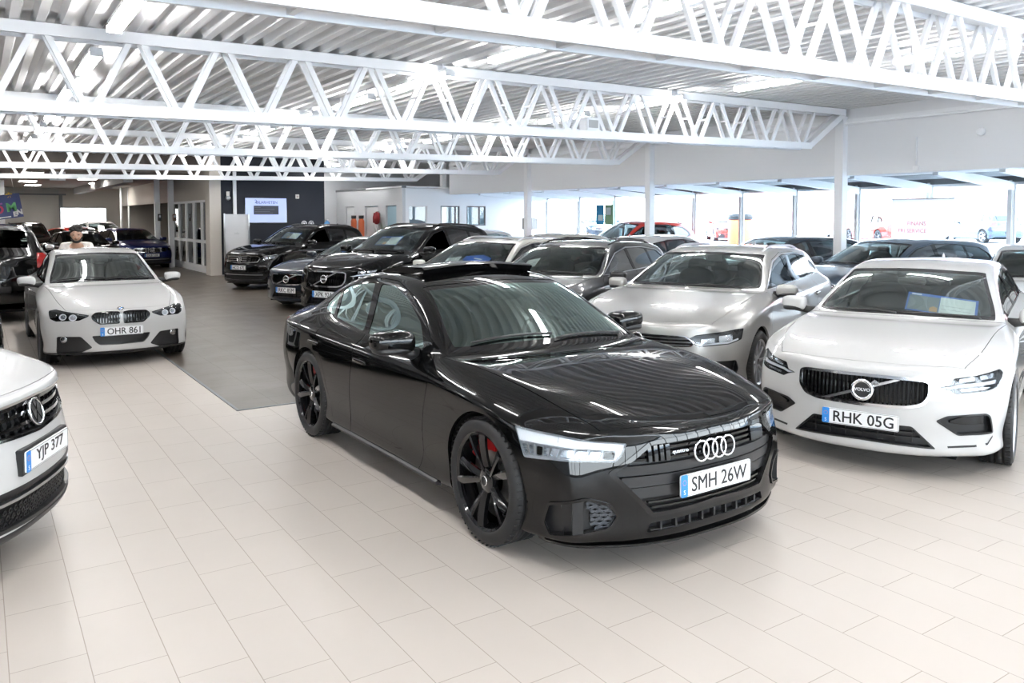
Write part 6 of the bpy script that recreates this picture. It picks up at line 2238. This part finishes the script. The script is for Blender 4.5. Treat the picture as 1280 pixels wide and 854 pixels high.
b = MB()
for q, w in ((0.09, 0.2), (0.03, 0.66), (-0.04, 0.5), (-0.09, 0.6)): b.box(-0.38, -0.38 + w, -0.0412, -0.0402, q - 0.008, q + 0.008)
b.build('picture_text', mat('screen_dim_grey', (0.10, 0.10, 0.13), 0.5), t)
b = MB(); b.box(9.03, 9.15, NW - 0.035, NW, 2.50, 2.64); b.box(9.055, 9.125, NW - 0.038, NW - 0.034, 2.53, 2.60, 1)
o = b.build('wall_sensor', [mat('sensor_white', (0.75, 0.72, 0.68), 0.5), mat('sensor_grey', (0.45, 0.36, 0.32), 0.5)], bevel=0.004); tag(o, 'small white square sensor right of the wall screen', 'sensor')
r = empty('wall_bell', (6.80, NW - 0.03, 2.56)); tag(r, 'small white bell box near the top of the navy wall', 'alarm bell')
b = MB(); b.box(-0.05, 0.05, -0.03, 0.03, 0.0, 0.14); b.build('bell_box', MATS['sensor_white'], r, bevel=0.005)
b = MB(); b.lathe([(0.0, -0.09), (0.05, -0.09), (0.075, -0.06), (0.08, 0.0), (0.0, 0.0)], 20, 'Y', 0, Matrix.Translation((0, 0.02, -0.07))); b.build('bell_dome', M_ALU, r)
b = MB(); b.box(6.96, 7.06, NW - 0.08, NW, 1.95, 3.5); o = b.build('cable_duct', M_STEEL); o['kind'] = 'structure'
# slatted white display panel
r = empty('display_panel', (6.96, NW - 0.42, 0)); tag(r, 'white slatted display panel standing before the navy wall', 'display panel')
b = MB()
for k in range(16): b.box(-0.36, 0.36, -0.012, 0.012, 0.10 + k * 0.117, 0.10 + k * 0.117 + 0.112)
b.box(-0.36, 0.36, 0.012, 0.02, 0.1, 1.96); b.build('slats', mat('slat_white', (0.66, 0.67, 0.69), 0.5), r)
for s in (-1, 1):
    b = MB(); b.box(s * 0.38 - 0.02, s * 0.38 + 0.02, -0.03, 0.03, 0.0, 1.99); b.build('upright', M_ALU, r)
b = MB(); b.box(-0.42, 0.42, -0.2, 0.2, 0.0, 0.03); b.build('base', M_ALU, r)
b = MB(); mesh_into(b, text_mesh('info', 0.1, 0.001), frame((0, -0.014, 1.35), (1, 0, 0), (0, 0, 1), (0, -1, 0))); b.build('lettering', mat('faint_grey', (0.45, 0.46, 0.48), 0.5), r)
# counter at the right end of the navy wall with bits on it
r = empty('counter', (9.6, NW - 0.35, 0)); tag(r, 'dark counter at the right foot of the navy wall', 'counter')
b = MB(); b.box(-0.75, 0.75, -0.25, 0.25, 0.0, 1.42); b.build('body', M_TRIM, r)
b = MB(); b.box(-0.78, 0.78, -0.28, 0.28, 1.42, 1.46); b.build('worktop', M_DARKMETAL, r)
for k, (dx, lab) in enumerate(((-0.42, 'left one of the two round white fans'), (-0.18, 'right one of the two round white fans'))):
    f = empty('desk_fan', (9.6 + dx, NW - 0.42, 1.46)); tag(f, lab + ' on the dark counter', 'fan', 'round fans on the counter')
    b = MB(); b.tube([Vector((0.085 * math.cos(a), 0, 0.20 + 0.085 * math.sin(a))) for a in [2 * math.pi * q / 20 for q in range(20)]], 0.008, 6, closed=True)
    for q in range(6):
        a = q * math.pi / 6
        b.bar((0.085 * math.cos(a), 0, 0.2 + 0.085 * math.sin(a)), (-0.085 * math.cos(a), 0, 0.2 - 0.085 * math.sin(a)), 0.006, 0.006)
    b.build('guard', M_STEEL, f)
    b = MB(); b.lathe([(0.0, 0.0), (0.07, 0.0), (0.06, 0.02), (0.012, 0.03), (0.012, 0.115), (0, 0.115)], 16, 'Z'); b.build('stand', M_STEEL, f)
f = empty('water_bottle', (9.98, NW - 0.42, 1.46)); tag(f, 'blue water bottle standing on the dark counter', 'bottle')
b = MB(); b.lathe([(0, 0), (0.09, 0), (0.095, 0.02), (0.095, 0.22), (0.04, 0.28), (0.04, 0.30), (0, 0.30)], 20, 'Z'); b.build('bottle_body', mat('water_blue', (0.10, 0.28, 0.55), 0.15), f)
b = MB(); b.lathe([(0, 0.30), (0.042, 0.30), (0.042, 0.34), (0, 0.34)], 16, 'Z'); b.build('cap', M_STEEL, f)

# ------------------------------------------------------------------ office side: coat, canisters, plant
r = empty('coat', (12.56, 28.0, 1.86)); tag(r, 'dark red jacket hanging on the office side wall', 'jacket')
b = MB()
def jk(x, y, z): return (x * (0.6 + 0.4 * (z < 0.2)), y * (1.0 - 0.25 * max(z, 0)) * (1 + 0.06 * math.sin(7 * z)), z)
b.superq((0, 0, -0.02), (0.085, 0.17, 0.24), 0.7, 0.8, 14, 22, 0, None, jk)
b.build('jacket_body', mat('dark_red_cloth', (0.22, 0.012, 0.015), 0.9), r)
for s in (-1, 1):
    b = MB(); b.tube([(0, 0.13 * s, 0.16), (-0.02, 0.19 * s, 0.0), (-0.02, 0.20 * s, -0.20)], [0.06, 0.055, 0.045], 10); b.build('sleeve', MATS['dark_red_cloth'], r)
b = MB(); b.tube([(0.10, 0, 0.23), (0.0, 0, 0.235), (-0.02, 0, 0.21)], 0.012, 8); b.build('hook', M_ALU, r)
for k, (yy, lab) in enumerate(((29.95, 'orange gas canister with a black top by the office wall, left of two'), (29.20, 'orange gas canister with a black top by the office wall, right of two'))):
    f = empty('canister', (12.45, yy, 0.0)); tag(f, lab, 'canister', 'orange canisters by the office')
    b = MB(); b.lathe([(0, 0), (0.10, 0), (0.115, 0.03), (0.115, 1.72), (0.08, 1.82), (0, 1.82)], 20, 'Z'); b.build('canister_body', mat('orange_paint', (0.62, 0.14, 0.05), 0.5), f)
    b = MB(); b.lathe([(0.08, 1.81), (0.10, 1.83), (0.10, 1.94), (0, 1.94)], 16, 'Z'); b.build('cap', M_TRIM, f)
f = empty('potted_plant', (12.35, 26.9, 0.0)); tag(f, 'green potted plant at the corner of the office box', 'plant')
b = MB(); b.lathe([(0, 0), (0.15, 0), (0.20, 0.45), (0.18, 0.45), (0.17, 0.40), (0, 0.40)], 20, 'Z'); b.build('pot', M_STEEL, f)
b = MB(); rnd = random.Random(7)
for k in range(60):
    a = rnd.uniform(0, 6.28); L_ = rnd.uniform(0.6, 1.3); sp = rnd.uniform(0.08, 0.45)
    p0 = Vector((0.05 * math.cos(a), 0.05 * math.sin(a), 0.40)); p1 = Vector((sp * math.cos(a), sp * math.sin(a), 0.4 + L_)); mid = (p0 + p1) / 2 + Vector((0, 0, 0.12))
    w = Vector((-math.sin(a), math.cos(a), 0)) * 0.035
    b.add([p0 - w * .4, p0 + w * .4, mid + w, mid - w, p1], [(0, 1, 2, 3), (3, 2, 4)], 0, True)
b.build('leaves', mat('leaf_green', (0.07, 0.16, 0.05), 0.5), f)

# ------------------------------------------------------------------ window side: posters, heater box, banner, pipe
def poster(x, y, z0, z1, w, m, lab, draw):
    b = MB(); b.box(x - 0.006, x, y - w / 2, y + w / 2, z0, z1, 0)
    for (yy0, yy1, a, c_, mm) in draw: b.box(x - 0.0075, x - 0.006, y + yy0, y + yy1, a, c_, mm)
    o = b.build('poster', m); tag(o, lab, 'poster', 'posters hung at the windows')
    for s in (-1, 1):
        t_ = MB(); t_.tube([(x - 0.003, y + s * w * 0.4, z1), (x - 0.003, y + s * w * 0.4, 2.755)], 0.003, 5); t_.build('cord', M_ALU, o)
mB = mat('poster_blue', (0.03, 0.30, 0.55), 0.5); mG = mat('poster_green', (0.20, 0.36, 0.20), 0.5); mL = mat('poster_pale', (0.65, 0.75, 0.72), 0.5)
poster(XW - 0.35, 21.55, 1.62, 2.30, 0.40, [mB, mL], 'blue poster hanging at the windows beyond the second column', [(-0.16, 0.10, 1.75, 1.95, 1)])
poster(XW - 0.35, 21.08, 1.62, 2.30, 0.42, [mG, mL], 'green poster hanging at the windows beyond the second column', [(-0.10, 0.16, 1.95, 2.2, 1)])
r = empty('heater_box', (17.2, 24.6, 1.42)); tag(r, 'grey box unit on a stand by the far windows', 'box unit')
b = MB(); b.box(-0.2, 0.2, -0.22, 0.22, 0.0, 0.42); b.build('case', mat('box_grey', (0.42, 0.41, 0.40), 0.5), r, bevel=0.01)
b = MB(); b.box(-0.205, -0.2, -0.14, 0.06, 0.1, 0.32); b.build('door', M_DARKMETAL, r)
b = MB(); b.box(-0.03, 0.03, -0.03, 0.03, -1.42, 0.0); b.box(-0.2, 0.2, -0.2, 0.2, -1.42, -1.39); b.build('stand', M_ALU, r)
r = empty('rollup_banner', (17.9, 10.05, 0)); tag(r, 'tall white banner with pink writing standing at the windows', 'banner')
b = MB(); b.box(-0.004, 0.004, -0.72, 0.72, 0.08, 2.28); bm_ = mat('banner_white', (0.80, 0.80, 0.80), 0.7)
_t = bm_.node_tree.nodes.new('ShaderNodeBsdfTranslucent'); _t.inputs[0].default_value = (0.85, 0.85, 0.85, 1)
_m = bm_.node_tree.nodes.new('ShaderNodeMixShader'); _m.inputs[0].default_value = 0.5
bm_.node_tree.links.new(bm_.node_tree.nodes['Principled BSDF'].outputs[0], _m.inputs[1]); bm_.node_tree.links.new(_t.outputs[0], _m.inputs[2])
bm_.node_tree.links.new(_m.outputs[0], bm_.node_tree.nodes['Material Output'].inputs[0])
b.build('cloth', bm_, r)
b = MB(); b.box(-0.07, 0.07, -0.74, 0.74, 0.0, 0.08); b.build('base', M_ALU, r)
b = MB(); b.box(-0.012, 0.012, -0.73, 0.73, 2.27, 2.30); b.build('top_rail', M_ALU, r)
Mb = frame((-0.006, 0.12, 1.72), (0, -1, 0), (0, 0, 1), (-1, 0, 0))
b = MB(); mesh_into(b, text_mesh('FINANS', 0.13, 0.001, bold=0.002), Mb); mesh_into(b, text_mesh('FRI SERVICE', 0.13, 0.001, bold=0.002), Mb @ Matrix.Translation((-0.1, -0.17, 0)))
b.build('lettering', mat('banner_pink', (0.85, 0.25, 0.30), 0.6), r)
r = empty('waste_drum', (24.5, 20.9, 0.0)); tag(r, 'orange drum with a black lid outside the windows', 'drum')
b = MB(); b.lathe([(0, 0.75), (0.42, 0.75), (0.45, 0.85), (0.45, 1.75), (0.42, 1.78), (0, 1.78)], 24, 'Z'); b.build('drum_body', MATS['orange_paint'], r)
b = MB(); b.lathe([(0.44, 1.78), (0.47, 1.80), (0.47, 1.98), (0, 2.02)], 24, 'Z'); b.build('lid', M_TRIM, r)
b = MB(); b.box(-0.4, 0.4, -0.4, 0.4, 0.0, 0.75); b.build('plinth', M_DARKMETAL, r)
r = empty('rain_pipe', (19.3, 16.45, 0.0)); tag(r, 'grey blue rain pipe bending down outside the windows', 'pipe')
b = MB(); b.tube([(0.25, 0, 2.75), (0.22, 0, 2.55), (0.02, 0, 2.3), (0, 0, 2.1), (0, 0, 0.02)], 0.05, 10); b.build('pipe', mat('pipe_blue_grey', (0.30, 0.42, 0.52), 0.5), r)

# ------------------------------------------------------------------ far left: welcome sign, lit board, wall boxes
r = empty('welcome_sign', (0.62, 30.0, 2.17)); r.rotation_euler = (0, math.radians(-9), 0)
tag(r, 'colourful welcome sign hanging at the far left, tilted', 'sign')
b = MB(); b.box(-0.62, 0.62, -0.015, 0.015, -0.38, 0.38); b.build('board', mat('sign_navy', (0.025, 0.04, 0.16), 0.5), r)
cols = {'y': (0.80, 0.50, 0.05), 'w': (0.85, 0.85, 0.85), 'm': (0.55, 0.05, 0.30), 'r': (0.60, 0.04, 0.12), 'g': (0.12, 0.45, 0.16), 'p': (0.40, 0.10, 0.45)}
for ch, cx, cz, sz, cl in (('V', -0.50, 0.17, 0.30, 'w'), ('Ä', -0.22, 0.20, 0.30, 'm'), ('L', 0.04, 0.18, 0.28, 'p'), ('K', -0.30, -0.12, 0.36, 'w'), ('O', -0.02, -0.08, 0.36, 'r'), ('M', 0.34, -0.05, 0.38, 'g'), ('*', 0.34, 0.26, 0.40, 'y'), ('M', -0.52, -0.12, 0.26, 'y'), ('E', 0.40, -0.27, 0.20, 'w'), ('N', 0.53, -0.22, 0.22, 'w')):
    b = MB(); mesh_into(b, text_mesh(ch, sz, 0.004, bold=0.012), frame((cx, -0.02, cz), (1, 0, 0), (0, 0, 1), (0, -1, 0)))
    b.build('letter', mat('letter_' + cl, cols[cl], 0.5), r)
b = MB(); b.box(-0.48, 0.28, -0.02, -0.016, -0.345, -0.31); b.build('stripe', MATS['letter_w'], r)
for s in (-1, 1):
    b = MB(); b.tube([(0.5 * s, 0, 0.38), (0.5 * s, 0, 1.15)], 0.006, 5); b.build('wire', M_ALU, r)
r = empty('lit_board', (4.6, 46.2, 1.86)); tag(r, 'large bright white board glowing at the far end', 'board')
b = MB(); b.box(-1.05, 1.05, -0.04, 0.04, -0.50, 0.50); b.build('frame', M_ALU, r)
b = MB(); b.box(-1.01, 1.01, -0.05, -0.041, -0.46, 0.46); b.build('face', mat('lit_face', (0.85, 0.85, 0.85), 0.6, emit=(0.95, 0.98, 1.0), estr=2.2), r)
b = MB()
for s in (-1, 1): b.bar((0.9 * s, 0.0, -1.85), (0.9 * s, 0.0, -0.5), 0.06, 0.06)
b.bar((-0.9, 0, -0.9), (0.9, 0, -0.9), 0.05, 0.05)
b.build('legs', M_ALU, r)
for k, (x, lab) in enumerate(((5.86, 'dark wall box left of the pair by the thin posts'), (6.14, 'brown wall box right of the pair by the thin posts'))):
    r = empty('wall_box', (x, 31.75 if k else 33.05, 1.86)); tag(r, lab, 'wall box')
    b = MB(); b.box(-0.06, 0.06, -0.06, 0.02, -0.13, 0.13); b.build('case', mat('box_brown' if k else 'box_black', (0.16, 0.08, 0.05) if k else (0.02, 0.02, 0.02), 0.5), r, bevel=0.006)
    b = MB(); b.box(-0.03, 0.03, -0.066, -0.06, 0.0, 0.08); b.build('front_plate', M_ALU, r)
r = empty('exit_sign', (2.2, 29.2, 3.15)); tag(r, 'small white hanging sign under the far ceiling', 'sign')
b = MB(); b.box(-0.22, 0.22, -0.02, 0.02, -0.12, 0.16); b.build('panel', mat('sign_white_soft', (0.7, 0.75, 0.78), 0.5), r)
b = MB(); b.box(-0.03, 0.03, -0.024, -0.02, -0.08, 0.1); b.build('arrow', M_DARKMETAL, r)
# boxes on the right wall
r = empty('sprinkler_pipe', (XC - 0.02, 0, 3.72)); tag(r, 'thin white pipe along the top of the right wall', 'pipe')
b = MB(); b.tube([(0, -8.0, 0), (0, 25.5, 0)], 0.025, 8); b.build('pipe', M_STEEL, r)
r = empty('wall_spot', (XC + 0.03, 7.15, 3.35)); tag(r, 'small round white fitting high on the right wall', 'wall fitting')
b = MB(); b.lathe([(0, -0.07), (0.05, -0.07), (0.07, -0.03), (0.07, 0.03), (0, 0.03)], 16, 'X'); b.build('body', M_STEEL, r)
r = empty('conduit', (XC + 0.05, 8.3, 2.8)); tag(r, 'short vertical white conduit on the right wall above the windows', 'conduit')
b = MB(); b.tube([(0, 0, 0), (0, 0, 0.55)], 0.018, 8); b.build('tube', M_STEEL, r)
b = MB(); b.box(-0.03, 0.03, -0.05, 0.05, -0.06, 0.02); b.build('junction_box', M_STEEL, r)
r = empty('speaker_box', (8.0, 9.82, chord_z(8.0) + 0.10)); tag(r, 'small white box sitting on the bottom chord of the second roof truss', 'box')
b = MB(); b.box(-0.13, 0.13, -0.10, 0.10, -0.03, 0.17); b.build('case', M_STEEL, r, bevel=0.01)
b = MB(); b.box(-0.09, 0.09, -0.106, -0.10, 0.01, 0.13); b.build('grille', M_WALLG, r)
